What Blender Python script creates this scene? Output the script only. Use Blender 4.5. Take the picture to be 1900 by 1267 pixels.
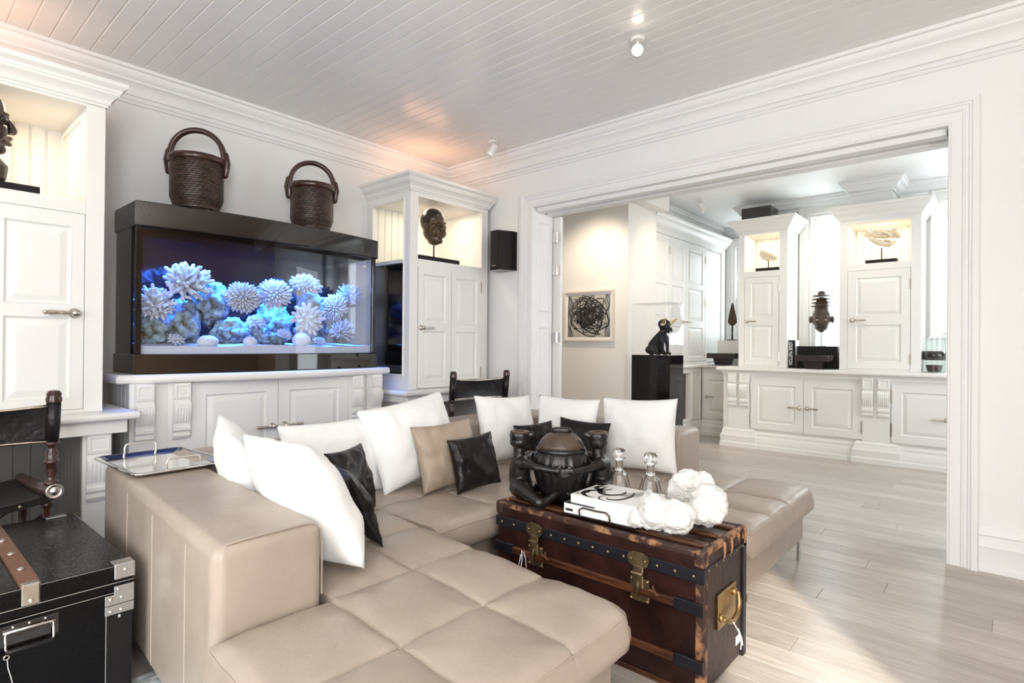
import bpy, bmesh, math, random
from mathutils import Vector, Matrix, noise
for o in list(bpy.data.objects): bpy.data.objects.remove(o)
SC = bpy.context.scene
COL = SC.collection
R = math.radians
PI = math.pi
random.seed(7)

# ------------------------------------------------------------------ camera
def make_camera():
    yaw, pit, rol = R(41.19), R(0.247), R(0.5)
    f = Vector((math.cos(yaw), math.sin(yaw), 0)); r = Vector((math.sin(yaw), -math.cos(yaw), 0)); u = Vector((0, 0, 1))
    f2 = f*math.cos(pit) + u*math.sin(pit); u2 = u*math.cos(pit) - f*math.sin(pit)
    r3 = r*math.cos(rol) + u2*math.sin(rol); u3 = u2*math.cos(rol) - r*math.sin(rol)
    cd = bpy.data.cameras.new('camera'); co = bpy.data.objects.new('camera', cd); COL.objects.link(co)
    m = Matrix((r3, u3, -f2)).transposed().to_4x4(); m.translation = Vector((0, 0, 1.2))
    co.matrix_world = m
    cd.sensor_width = 36; cd.lens = 1048.7/1900*36; cd.clip_start = 0.05
    SC.camera = co
make_camera()

# ------------------------------------------------------------------ world, exposure, daylight
SC.view_settings.view_transform = 'Standard'
SC.view_settings.look = 'None'
SC.view_settings.gamma = 1
SC.view_settings.use_curve_mapping = False
SC.view_settings.exposure = -0.27
w = bpy.data.worlds.new('world'); SC.world = w; w.use_nodes = True
w.node_tree.nodes['Background'].inputs[0].default_value = (0.86, 0.93, 1.0, 1)
w.node_tree.nodes['Background'].inputs[1].default_value = 4.5

def area(name, loc, target, sx, sy, power, col=(1, 1, 1), spread=180):
    l = bpy.data.lights.new(name, 'AREA'); l.shape = 'RECTANGLE'; l.size = sx; l.size_y = sy; l.energy = power; l.color = col
    l.spread = R(spread)
    o = bpy.data.objects.new(name, l); COL.objects.link(o); o.location = loc
    d = Vector(target) - Vector(loc); o.rotation_euler = d.to_track_quat('-Z', 'Y').to_euler()
    return o
DAY = (0.87, 0.945, 1.0)
# daylight entering by the front window and the far-room windows, plus added fill lights
area('daylight_front_window', (-1.45, -2.5, 1.55), (-.2, 2, 1.35), 1.1, 2.1, 150, DAY)
area('left_fill_light', (-2.1, 1.0, 1.6), (2, 1.2, 1.4), 2.4, 2.0, 92, DAY)  # added fill inside the closed left opening; no daylight passes there
area('ceiling_fill_light', (-1.1, -1.0, 1.80), (-1.1, -1.0, 3), .34, .34, 130, (1, .985, .96))  # added fill behind the camera, brightens the ceiling for soft bounce
area('daylight_far_window', (7.66, 1.4, 1.95), (5, 1.4, 1.6), 0.62, 1.6, 26, DAY)
area('daylight_far_window_2', (7.66, 0.15, 2.0), (5, 0.5, 1.5), 0.7, 1.35, 26, DAY)
area('daylight_far_window_3', (8.76, 2.86, 2.0), (5, 2.6, 1.5), 0.45, 1.3, 9, DAY)
area('far_side_fill_light', (5.5, -1.7, 1.6), (5.4, 2, 1.2), 2.2, 1.9, 70, DAY)  # added fill in front of a plain wall, with no window behind
sun = bpy.data.lights.new('sun', 'SUN'); sun.energy = 7.5; sun.angle = R(1.0); sun.color = (1.0, 0.93, 0.82)
so = bpy.data.objects.new('sun', sun); COL.objects.link(so)
so.rotation_euler = Vector((1.16, 1.0, -0.70)).to_track_quat('-Z', 'Y').to_euler()

# ------------------------------------------------------------------ materials
MATS = {}
def nd(nt, t, **k):
    n = nt.nodes.new(t)
    for a, b in k.items(): setattr(n, a, b)
    return n
def mat(name, col, rough=0.5, metal=0.0, spec=0.5, coat=0.0, var=0.0, vscale=8.0, bump=0.0, bscale=40.0, aniso=None, emit=None, estr=0.0, col2=None, rand=0.0, sheen=0.0, detail=4.0, distort=0.0):
    if name in MATS: return MATS[name]
    m = bpy.data.materials.new(name); m.use_nodes = True; nt = m.node_tree
    b = nt.nodes['Principled BSDF']
    b.inputs['Base Color'].default_value = (*col, 1); b.inputs['Roughness'].default_value = rough
    b.inputs['Metallic'].default_value = metal; b.inputs['Specular IOR Level'].default_value = spec
    b.inputs['Coat Weight'].default_value = coat; b.inputs['Coat Roughness'].default_value = 0.08
    if sheen: b.inputs['Sheen Weight'].default_value = sheen
    tc = nd(nt, 'ShaderNodeTexCoord')
    mp = nd(nt, 'ShaderNodeMapping'); nt.links.new(tc.outputs['Object'], mp.inputs[0])
    if aniso: mp.inputs['Scale'].default_value = aniso
    if var or col2:
        n = nd(nt, 'ShaderNodeTexNoise'); n.inputs['Scale'].default_value = vscale; n.inputs['Detail'].default_value = detail; n.inputs['Distortion'].default_value = distort
        nt.links.new(mp.outputs[0], n.inputs['Vector'])
        rp = nd(nt, 'ShaderNodeValToRGB')
        c2 = col2 or tuple(max(0, c*(1-var)) for c in col)
        c1 = col if col2 else tuple(min(1, c*(1+var*0.6)) for c in col)
        rp.color_ramp.elements[0].position = 0.35; rp.color_ramp.elements[1].position = 0.65
        rp.color_ramp.elements[0].color = (*c2, 1); rp.color_ramp.elements[1].color = (*c1, 1)
        nt.links.new(n.outputs['Fac'], rp.inputs[0]); src = rp.outputs[0]
        if rand:
            oi = nd(nt, 'ShaderNodeObjectInfo'); mr = nd(nt, 'ShaderNodeMapRange')
            mr.inputs[3].default_value = 1-rand; mr.inputs[4].default_value = 1+rand
            nt.links.new(oi.outputs['Random'], mr.inputs[0])
            hs = nd(nt, 'ShaderNodeHueSaturation'); nt.links.new(mr.outputs[0], hs.inputs['Value']); nt.links.new(src, hs.inputs['Color']); src = hs.outputs[0]
        nt.links.new(src, b.inputs['Base Color'])
    if bump:
        n2 = nd(nt, 'ShaderNodeTexNoise'); n2.inputs['Scale'].default_value = bscale; n2.inputs['Detail'].default_value = 5
        nt.links.new(mp.outputs[0], n2.inputs['Vector'])
        bp = nd(nt, 'ShaderNodeBump'); bp.inputs['Strength'].default_value = bump; bp.inputs['Distance'].default_value = 0.01
        nt.links.new(n2.outputs['Fac'], bp.inputs['Height']); nt.links.new(bp.outputs[0], b.inputs['Normal'])
    if emit:
        b.inputs['Emission Color'].default_value = (*emit, 1); b.inputs['Emission Strength'].default_value = estr
    MATS[name] = m
    return m
def thin_glass(name, tint=(0.97, 0.99, 0.98), refl=0.06, rough=0.0):
    if name in MATS: return MATS[name]
    m = bpy.data.materials.new(name); m.use_nodes = True; nt = m.node_tree; nt.nodes.remove(nt.nodes['Principled BSDF'])
    out = nt.nodes['Material Output']
    t = nd(nt, 'ShaderNodeBsdfTransparent'); t.inputs[0].default_value = (*tint, 1)
    g = nd(nt, 'ShaderNodeBsdfGlossy'); g.inputs['Roughness'].default_value = rough
    lw = nd(nt, 'ShaderNodeLayerWeight'); lw.inputs[0].default_value = 0.5     # Schlick reflectance of a thin sheet
    pw = nd(nt, 'ShaderNodeMath', operation='POWER'); pw.inputs[1].default_value = 5.0; nt.links.new(lw.outputs['Facing'], pw.inputs[0])
    ad = nd(nt, 'ShaderNodeMath', operation='MULTIPLY_ADD'); ad.inputs[1].default_value = 0.9; ad.inputs[2].default_value = refl
    nt.links.new(pw.outputs[0], ad.inputs[0])
    mx = nd(nt, 'ShaderNodeMixShader'); nt.links.new(ad.outputs[0], mx.inputs[0])
    nt.links.new(t.outputs[0], mx.inputs[1]); nt.links.new(g.outputs[0], mx.inputs[2]); nt.links.new(mx.outputs[0], out.inputs[0])
    MATS[name] = m
    return m
def solid_glass(name, col=(1, 1, 1), ior=1.5):
    if name in MATS: return MATS[name]
    m = mat(name, col, 0.0); b = m.node_tree.nodes['Principled BSDF']
    b.inputs['Transmission Weight'].default_value = 1; b.inputs['IOR'].default_value = ior
    return m

KNEE_SHADE = mat('kneehole_shade_grey', (0.17, 0.165, 0.155), 0.5)  # desk kneehole boards darkened to hold the shade under the desks
WHITE = mat('white_paint', (0.83, 0.815, 0.78), 0.38, var=0.015, vscale=3)
WALLM = mat('wall_paint', (0.85, 0.845, 0.835), 0.6, var=0.015, vscale=1.5)
CREAM = mat('far_wall_paint', (0.83, 0.80, 0.755), 0.6, var=0.02, vscale=1.5)
CEILM = mat('ceiling_gloss_paint', (0.84, 0.835, 0.82), 0.24, var=0.01, vscale=2)
TAUPE = mat('taupe_wall_paint', (0.46, 0.315, 0.215), 0.7, var=0.04, vscale=2)
CHROME = mat('chrome', (0.80, 0.78, 0.75), 0.13, 1.0)
NICKEL = mat('aged_nickel', (0.62, 0.57, 0.50), 0.22, 1.0, var=0.1, vscale=20)
SILVER = mat('silver', (0.82, 0.80, 0.77), 0.10, 1.0)
BRASS = mat('tarnished_brass', (0.33, 0.25, 0.14), 0.36, 0.9, var=0.3, vscale=30)
GBRASS = mat('bright_brass', (0.46, 0.315, 0.14), 0.36, 1.0, var=0.2, vscale=30)
STEEL = mat('brushed_steel', (0.58, 0.58, 0.58), 0.3, 1.0)
LEATHER = mat('taupe_leather', (0.395, 0.327, 0.270), 0.36, var=0.09, vscale=5, bump=0.16, bscale=28, spec=0.5)
LEATHER_S = mat('taupe_leather_seam', (0.30, 0.225, 0.165), 0.5)
STITCH = mat('pale_stitching', (0.54, 0.47, 0.40), 0.7)
COTTON = mat('white_cotton', (0.90, 0.895, 0.88), 0.85, bump=0.12, bscale=25, sheen=0.2)
BROWNSILK = mat('brown_hide', (0.40, 0.315, 0.24), 0.45, var=0.15, vscale=7, bump=0.1, bscale=30)
BLKLEATHER = mat('black_croc_leather', (0.010, 0.009, 0.0095), 0.32, spec=0.28, bump=0.45, bscale=34)
BLACKGLOSS = mat('black_gloss', (0.008, 0.006, 0.005), 0.04, spec=0.9)
BLACKMAT = mat('black_matt', (0.010, 0.009, 0.009), 0.5, spec=.25)
BLACKWOOD = mat('blackened_carved_wood', (0.011, 0.010, 0.010), 0.29, var=0.4, vscale=14, bump=0.35, bscale=40, spec=0.55)
BROWNTOP = mat('worn_brown_wood', (0.075, 0.050, 0.034), 0.40, var=0.4, vscale=12, bump=0.3, bscale=45)
DARKWOOD = mat('dark_turned_wood', (0.045, 0.017, 0.012), 0.28, var=0.3, vscale=12, coat=0.3)
TRUNKSKIN = mat('oxblood_trunk_leather', (0.026, 0.0085, 0.0065), 0.36, var=0.5, vscale=9, bump=0.25, bscale=35, spec=0.4)
TRUNKWOOD = mat('worn_trunk_wood', (0.095, 0.032, 0.013), 0.38, var=0.6, vscale=9, bump=0.2, bscale=30, aniso=(6, 1, 6))
TRUNKBAND = mat('black_trunk_band', (0.008, 0.008, 0.012), 0.42, var=0.3, vscale=20)
TRUNKEDGE = mat('scuffed_tan_edge', (0.38, 0.19, 0.09), 0.6, col2=(0.036, 0.014, 0.010), vscale=13, detail=8.0)
TAN = mat('tan_strap', (0.17, 0.07, 0.033), 0.42, var=0.2, vscale=14)
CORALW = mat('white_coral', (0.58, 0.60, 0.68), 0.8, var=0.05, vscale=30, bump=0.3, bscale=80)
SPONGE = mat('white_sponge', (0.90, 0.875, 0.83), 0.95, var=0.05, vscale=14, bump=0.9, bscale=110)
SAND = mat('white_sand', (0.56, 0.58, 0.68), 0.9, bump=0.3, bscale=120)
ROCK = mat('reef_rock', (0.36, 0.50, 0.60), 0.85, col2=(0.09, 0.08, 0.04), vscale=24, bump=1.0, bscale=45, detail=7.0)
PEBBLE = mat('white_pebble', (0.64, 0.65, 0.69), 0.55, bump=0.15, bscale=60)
IRON = mat('dark_iron', (0.06, 0.045, 0.04), 0.45, 0.4, var=0.3, vscale=20)
MASKWOOD = mat('polished_mask_wood', (0.030, 0.017, 0.009), 0.32, var=0.4, vscale=14, spec=0.6)
MASKGOLD = mat('golden_mask_wood', (0.085, 0.052, 0.025), 0.28, var=0.3, vscale=14)
BONE = mat('pale_bone', (0.80, 0.70, 0.53), 0.55, var=0.2, vscale=20, bump=0.2, bscale=40)
GOLD = mat('gold_horn', (0.80, 0.55, 0.22), 0.25, 0.9)
PAPER = mat('white_paper', (0.88, 0.87, 0.85), 0.5)
INK = mat('black_ink', (0.02, 0.018, 0.017), 0.5)
INKG = mat('grey_ink_wash', (0.22, 0.19, 0.16), 0.6, var=0.5, vscale=30)
RUGM = mat('pale_woven_leather', (0.62, 0.66, 0.67), 0.5, var=0.15, vscale=20)
GLASS = thin_glass('clear_pane', refl=.025)
ACRYLIC = thin_glass('clear_acrylic', (0.995, 0.995, 0.995), .012)
PLINTHM = mat('plinth_black', (0.008, 0.007, 0.007), 0.08, spec=0.35)
TANKGLASS = thin_glass('aquarium_pane', (0.93, 0.95, 0.97), 0.035)
CRYSTAL = solid_glass('crystal', (0.98, 0.99, 0.99), 1.48)
WATERM = thin_glass('aquarium_water', (0.90, 0.95, 1.0), 0.03)
LAMP = mat('warm_lamp', (1, 1, 1), 0.5, emit=(1, 0.86, 0.68), estr=30)
BLUELAMP = mat('blue_lamp', (0.02, 0.04, .2), 0.5, emit=(0.02, 0.06, 1.0), estr=.5)

for e_, p_ in zip(next(n for n in TRUNKEDGE.node_tree.nodes if n.type == 'VALTORGB').color_ramp.elements , (.50, .60)): e_.position = p_
def oak():
    m = bpy.data.materials.new('limed_oak'); m.use_nodes = True; nt = m.node_tree; b = nt.nodes['Principled BSDF']
    tc = nd(nt, 'ShaderNodeTexCoord'); oi = nd(nt, 'ShaderNodeObjectInfo')
    ad = nd(nt, 'ShaderNodeVectorMath', operation='ADD')
    cx = nd(nt, 'ShaderNodeVectorMath', operation='SCALE'); cx.inputs[0].default_value = (7.3, 23.1, 3.7); nt.links.new(oi.outputs['Random'], cx.inputs['Scale'])
    nt.links.new(tc.outputs['Object'], ad.inputs[0]); nt.links.new(cx.outputs[0], ad.inputs[1])
    mp = nd(nt, 'ShaderNodeMapping'); mp.inputs['Scale'].default_value = (10, 1.2, 10); nt.links.new(ad.outputs[0], mp.inputs[0])
    n = nd(nt, 'ShaderNodeTexNoise'); n.inputs['Scale'].default_value = 3.2; n.inputs['Detail'].default_value = 8; n.inputs['Distortion'].default_value = 1.2; n.inputs['Roughness'].default_value = 0.62
    nt.links.new(mp.outputs[0], n.inputs['Vector'])
    rp = nd(nt, 'ShaderNodeValToRGB'); e = rp.color_ramp.elements
    e[0].position = 0.3; e[0].color = (0.41, 0.36, 0.315, 1); e[1].position = 0.66; e[1].color = (0.565, 0.515, 0.465, 1)
    nt.links.new(n.outputs['Fac'], rp.inputs[0])
    mr = nd(nt, 'ShaderNodeMapRange'); mr.inputs[3].default_value = 0.86; mr.inputs[4].default_value = 1.12
    nt.links.new(oi.outputs['Random'], mr.inputs[0])
    hs = nd(nt, 'ShaderNodeHueSaturation'); nt.links.new(mr.outputs[0], hs.inputs['Value']); nt.links.new(rp.outputs[0], hs.inputs['Color'])
    nt.links.new(hs.outputs[0], b.inputs['Base Color'])
    b.inputs['Roughness'].default_value = 0.30; b.inputs['Specular IOR Level'].default_value = 0.5
    bp = nd(nt, 'ShaderNodeBump'); bp.inputs['Strength'].default_value = 0.06; bp.inputs['Distance'].default_value = 0.01
    nt.links.new(n.outputs['Fac'], bp.inputs['Height']); nt.links.new(bp.outputs[0], b.inputs['Normal'])
    return m
OAK = oak()
def wicker():
    m = mat('dark_wicker', (0.055, 0.028, 0.020), 0.42, spec=0.5); nt = m.node_tree; b = nt.nodes['Principled BSDF']
    tc = nd(nt, 'ShaderNodeTexCoord'); br = nd(nt, 'ShaderNodeTexBrick')
    mp = nd(nt, 'ShaderNodeMapping'); mp.inputs['Scale'].default_value = (1, 1, 1); nt.links.new(tc.outputs['UV'], mp.inputs[0])
    nt.links.new(mp.outputs[0], br.inputs['Vector'])
    br.inputs['Scale'].default_value = 1; br.inputs['Mortar Size'].default_value = 0.05; br.inputs['Brick Width'].default_value = 0.55; br.inputs['Row Height'].default_value = 0.28
    br.inputs['Color1'].default_value = (0.085, 0.046, 0.032, 1); br.inputs['Color2'].default_value = (0.032, 0.017, 0.012, 1); br.inputs['Mortar'].default_value = (0.008, 0.005, 0.004, 1)
    br.inputs['Mortar Smooth'].default_value = 0.8
    nt.links.new(br.outputs['Color'], b.inputs['Base Color'])
    bp = nd(nt, 'ShaderNodeBump'); bp.inputs['Strength'].default_value = 0.9; bp.inputs['Distance'].default_value = 0.006; bp.invert = True
    nt.links.new(br.outputs['Fac'], bp.inputs['Height']); nt.links.new(bp.outputs[0], b.inputs['Normal'])
    return m
WICKER = wicker()

# ------------------------------------------------------------------ mesh helpers
WM = {}
def wm(o): return WM.get(o.name, Matrix.Identity(4))
class MB:
    def __init__(s): s.bm = bmesh.new()
    def _tmp(s, bm2):
        me = bpy.data.meshes.new('tmp'); bm2.to_mesh(me); bm2.free(); s.bm.from_mesh(me); bpy.data.meshes.remove(me)
    def box(s, x0, y0, z0, x1, y1, z1, bev=0.0, seg=1, M=None):
        b = bmesh.new()
        v = [b.verts.new(p) for p in ((x0,y0,z0),(x1,y0,z0),(x1,y1,z0),(x0,y1,z0),(x0,y0,z1),(x1,y0,z1),(x1,y1,z1),(x0,y1,z1))]
        for f in ((3,2,1,0),(4,5,6,7),(0,1,5,4),(1,2,6,5),(2,3,7,6),(3,0,4,7)): b.faces.new([v[i] for i in f])
        if bev: bmesh.ops.bevel(b, geom=list(b.edges), offset=bev, segments=seg, profile=0.5, affect='EDGES')
        if M is not None: bmesh.ops.transform(b, matrix=M, verts=b.verts)
        s._tmp(b); return s
    def ring_faces(s, rings, wrap=True, cap0=False, cap1=False):
        V = [[s.bm.verts.new(p) for p in r] for r in rings]
        n = len(V[0])
        for a, b in zip(V[:-1], V[1:]):
            for i in range(n if wrap else n-1):
                j = (i+1) % n
                try: s.bm.faces.new((a[i], a[j], b[j], b[i]))
                except ValueError: pass
        if cap0: s.bm.faces.new(list(reversed(V[0])))
        if cap1: s.bm.faces.new(V[-1])
        return s
    def tube(s, pts, r, n=8, caps=True, closed=False, flat=1.0, up=None):
        pts = [Vector(p) for p in pts]; m = len(pts)
        rr = r if isinstance(r, (list, tuple)) else [r]*m
        rings = []; prev = None
        for i, p in enumerate(pts):
            a = pts[i-1] if (i > 0 or closed) else p; b = pts[(i+1) % m] if (i < m-1 or closed) else p
            t = (b-a)
            if t.length < 1e-9: t = Vector((0, 0, 1))
            t.normalize()
            if up is not None: nrm = Vector(up) - t*Vector(up).dot(t)
            elif prev is None: nrm = t.orthogonal()
            else: nrm = prev - t*prev.dot(t)
            if nrm.length < 1e-6: nrm = t.orthogonal()
            nrm.normalize(); prev = nrm; bn = t.cross(nrm)
            rings.append([p + nrm*(math.cos(2*PI*k/n)*rr[i]) + bn*(math.sin(2*PI*k/n)*rr[i]*flat) for k in range(n)])
        if closed: rings.append(rings[0])
        s.ring_faces(rings, True, caps and not closed, caps and not closed)
        if closed: bmesh.ops.remove_doubles(s.bm, verts=s.bm.verts, dist=1e-6)
        return s
    def cap(s, pts, r, n=8, flat=1.0, up=None):   # tube with rounded ends
        pts = [Vector(p) for p in pts]; rr = list(r) if isinstance(r, (list, tuple)) else [r]*len(pts)
        d0 = (pts[0]-pts[1]).normalized(); d1 = (pts[-1]-pts[-2]).normalized()
        P = [pts[0]+d0*rr[0]*0.97, pts[0]+d0*rr[0]*0.7] + pts + [pts[-1]+d1*rr[-1]*0.7, pts[-1]+d1*rr[-1]*0.97]
        Q = [rr[0]*0.25, rr[0]*0.7] + rr + [rr[-1]*0.7, rr[-1]*0.25]
        return s.tube(P, Q, n, True, False, flat, up)
    def cyl(s, p0, p1, r0, r1=None, n=16): return s.tube([p0, p1], [r0, r0 if r1 is None else r1], n)
    def lathe(s, prof, n=24, c=(0, 0, 0), mod=None, uv=False, M=None):
        c = Vector(c); rings = []
        for r, z in prof:
            ring = []
            for k in range(n):
                a = 2*PI*k/n; q = r*(mod(a, z) if mod else 1)
                p = Vector((q*math.cos(a), q*math.sin(a), z)) + c
                if M is not None: p = M @ p
                ring.append(p)
            rings.append(ring)
        s.ring_faces(rings, True, prof[0][0] > 1e-4, prof[-1][0] > 1e-4)
        return s
    def ell(s, c, rx, ry, rz, nu=16, nv=10, M=None, disp=0.0, dsc=6.0, seed=0.0):
        c = Vector(c); rings = []
        for j in range(nv+1):
            th = PI*j/nv; ring = []
            for i in range(nu):
                a = 2*PI*i/nu
                d = Vector((math.sin(th)*math.cos(a), math.sin(th)*math.sin(a), -math.cos(th)))
                k = 1.0
                if disp: k += disp*noise.noise(d*dsc*0.3 + Vector((seed, seed*1.7, 0))) + disp*0.5*noise.noise(d*dsc*0.8 + Vector((seed*2, 0, seed)))
                p = Vector((d.x*rx*k, d.y*ry*k, d.z*rz*k))
                if M is not None: p = M @ p
                ring.append(c + p)
            rings.append(ring)
        s.ring_faces(rings)
        bmesh.ops.remove_doubles(s.bm, verts=s.bm.verts, dist=1e-6)
        return s
    def prism(s, poly, z0, z1, M=None):
        a = [Vector((x, y, z0)) for x, y in poly]; b = [Vector((x, y, z1)) for x, y in poly]
        if M is not None: a = [M @ p for p in a]; b = [M @ p for p in b]
        s.ring_faces([a, b], True, True, True); return s
    def mould(s, path, prof, f=None, closed=False, side=1):
        """sweep prof [(out, h)] along a 2-D path with mitred corners; f maps (a, b, h) to 3-D"""
        f = f or (lambda a, b, h: Vector((a, b, h)))
        m = len(path); P = [Vector(p) for p in path]; rings = []
        for i in range(m):
            d1 = (P[i]-P[i-1]).normalized() if (i > 0 or closed) else None
            d2 = (P[(i+1) % m]-P[i]).normalized() if (i < m-1 or closed) else None
            n1 = Vector((-d1.y, d1.x))*side if d1 else None; n2 = Vector((-d2.y, d2.x))*side if d2 else None
            if n1 is None: nn = n2
            elif n2 is None: nn = n1
            else:
                nn = n1+n2; nn = nn/max(1e-6, nn.dot(n1))
            rings.append([f(P[i].x+nn.x*o, P[i].y+nn.y*o, h) for o, h in prof])
        if closed: rings.append(rings[0])
        s.ring_faces(rings, False)
        if not closed:
            for rg in (rings[0], rings[-1]):
                try: s.bm.faces.new([s.bm.verts.new(p) for p in rg])
                except ValueError: pass
        return s
    def done(s, name, m, parent=None, smooth=False, world=False, loc=None, wn=True, mats=None, auto=None):
        bm = s.bm
        bmesh.ops.recalc_face_normals(bm, faces=bm.faces)
        me = bpy.data.meshes.new(name)
        bm.to_mesh(me); bm.free()
        o = bpy.data.objects.new(name, me); COL.objects.link(o)
        for x in (mats or [m]): me.materials.append(x)
        if smooth:
            for p in me.polygons: p.use_smooth = True
            if auto is not None: me.set_sharp_from_angle(angle=R(auto))
        if parent is not None:
            o.parent = parent; WM[o.name] = wm(parent)
            if world: me.transform(wm(parent).inverted())
        elif loc is not None:
            me.transform(Matrix.Translation(-Vector(loc))); o.location = loc; WM[o.name] = Matrix.Translation(Vector(loc))
        return o
def tag(o, label=None, cat=None, group=None, kind=None):
    if label: o['label'] = label
    if cat: o['category'] = cat
    if group: o['group'] = group
    if kind: o['kind'] = kind
    return o
def thing(name, label, cat, loc=(0, 0, 0), rz=0.0, group=None):
    o = bpy.data.objects.new(name, None); COL.objects.link(o); o.empty_display_size = 0.05
    o.location = loc; o.rotation_euler = (0, 0, rz)
    WM[o.name] = Matrix.Translation(Vector(loc)) @ Matrix.Rotation(rz, 4, 'Z')
    return tag(o, label, cat, group)
def remesh(o, vox, smooth=2, sub=None):
    md = o.modifiers.new('remesh', 'REMESH'); md.mode = 'VOXEL'; md.voxel_size = vox; md.use_smooth_shade = True
    if smooth:
        sm = o.modifiers.new('smooth', 'SMOOTH'); sm.iterations = smooth; sm.factor = 0.6
    return o
def struct(o): o['kind'] = 'structure'; return o
def lathe_uv(o, su, sv):
    me = o.data; uvl = me.uv_layers.new(name='UVMap')
    for p in me.polygons:
        us = []
        for li in p.loop_indices:
            v = me.vertices[me.loops[li].vertex_index].co; us.append(math.atan2(v.y, v.x)/(2*PI))
        for k, li in enumerate(p.loop_indices):
            u = us[k]
            if max(us)-u > 0.5: u += 1
            v = me.vertices[me.loops[li].vertex_index].co
            uvl.data[li].uv = (u*su + v.z*sv*0.35, v.z*sv)
# ================================================================== SETTING
CZ = 2.975; XW = 3.984; YW = 4.37
X0, Y0 = -2.2, -2.6
# floor: slab with single oak planks laid along y
fl = struct(MB().box(X0-.1, Y0-.1, -.12, 8.8, 5.1, -.006).done('floor', OAK))
PLW = 0.148
def plank_mesh(L):
    b = MB(); b.box(0.0008, 0, -.02, PLW-.0008, L-.0015, 0, bev=.0012); o = b.done('plank', OAK); me = o.data; bpy.data.objects.remove(o); return me
pm = {L: plank_mesh(L) for L in (1.2, 1.5, 1.8, 2.1)}
rnd = random.Random(3)
x = 1.22
while x < 7.5:
    y = -1.5 - rnd.random()*1.2 if x < 4.3 else -1.0 - rnd.random()*1.2
    while y < (2.2 if x < 3.5 else 3.2):
        L = rnd.choice((1.2, 1.5, 1.8, 2.1))
        if y+L > -.95:
            o = bpy.data.objects.new('plank', pm[L]); COL.objects.link(o); o.parent = fl; o.location = (x, y, 0)
        y += L
    x += PLW
# ceiling: slab and V-jointed boards along y
ce = struct(MB().box(X0-.1, Y0-.1, CZ+.012, 4.0, 4.5, CZ+.12).done('ceiling', CEILM))
b = MB(); BW = .0963
b.mould([(0, Y0), (0, YW-.05)], [(-BW/2+.0002, .011), (-BW/2+.0002, .0), (BW/2-.010, 0), (BW/2-.0002, .0065), (BW/2-.0002, .011)], f=lambda a, c, h: Vector((a, c, h)), side=1)
o = b.done('ceiling_board', CEILM); bme = o.data; bpy.data.objects.remove(o)
k = 0; x = X0+BW/2
while x < XW-.03:
    o = bpy.data.objects.new('ceiling_board', bme); COL.objects.link(o); o.parent = ce; o.location = (x, 0, CZ); x += BW
cf = struct(MB().box(4.0, -2.1, CZ, 8.8, 5.1, CZ+.12).done('ceiling_far_room', WALLM))
# walls of the near room
struct(MB().box(X0-.1, YW, 0, 4.264, YW+.15, CZ+.05).done('wall_back', WALLM))
b = MB(); WT = 4.264
b.box(XW, -.75, 0, WT, .25, CZ+.05).box(XW, 3.235, 0, WT, YW, CZ+.05).box(XW, .25, 2.44, WT, 3.235, CZ+.05)
struct(b.done('wall_right', WALLM))
struct(MB().box(XW, Y0, 0, WT, -.75, CZ+.05).done('wall_right_near', TAUPE))
b = MB()   # wall behind the camera with two tall windows
for a, c in ((X0-.1, -2.0), (-.9, 4.0)): b.box(a, Y0-.15, 0, c, Y0, CZ+.05)
for a, c in ((-2.0, -.9),): b.box(a, Y0-.15, 0, c, Y0, .45).box(a, Y0-.15, 2.65, c, Y0, CZ+.05)
struct(b.done('wall_front', TAUPE))
for i, (a, c) in enumerate(((-2.0, -.9),)):
    b = MB(); m_ = (a+c)/2
    for q in (a, c-.06): b.box(q, Y0-.1, .45, q+.06, Y0-.04, 2.65)
    for q in (.45, 1.5, 2.59): b.box(a, Y0-.1, q, c, Y0-.04, q+.06)
    o = struct(b.done('window_%d' % (i+4), WHITE))
b = MB()
b.box(X0-.1, Y0, 0, X0, -.3, CZ+.05).box(X0-.1, 2.3, 0, X0, YW, CZ+.05).box(X0-.1, -.3, 0, X0, 2.3, .5).box(X0-.1, -.3, 2.6, X0, 2.3, CZ+.05)
struct(b.done('wall_left', TAUPE))
struct(MB().box(X0-.08, -.3, .5, X0-.05, 2.3, 2.6).done('window_5', WHITE))  # unseen solid panel added to keep the sun out of the left opening
# crown moulding of the near room
CRN = [(0, 2.765), (.012, 2.765), (.016, 2.772), (.012, 2.785), (.022, 2.788), (.026, 2.800), (.022, 2.812), (.036, 2.816), (.040, 2.84), (.052, 2.866), (.072, 2.884), (.082, 2.888), (.082, 2.902), (.10, 2.915), (.112, 2.935), (.114, 2.950), (.132, 2.954), (.134, 2.968), (.130, CZ+.004), (0, CZ+.004)]
b = MB(); b.mould([(X0, YW), (XW, YW), (XW, Y0)], CRN, side=-1)
struct(b.done('trim_1', WALLM, smooth=True, auto=30))
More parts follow.
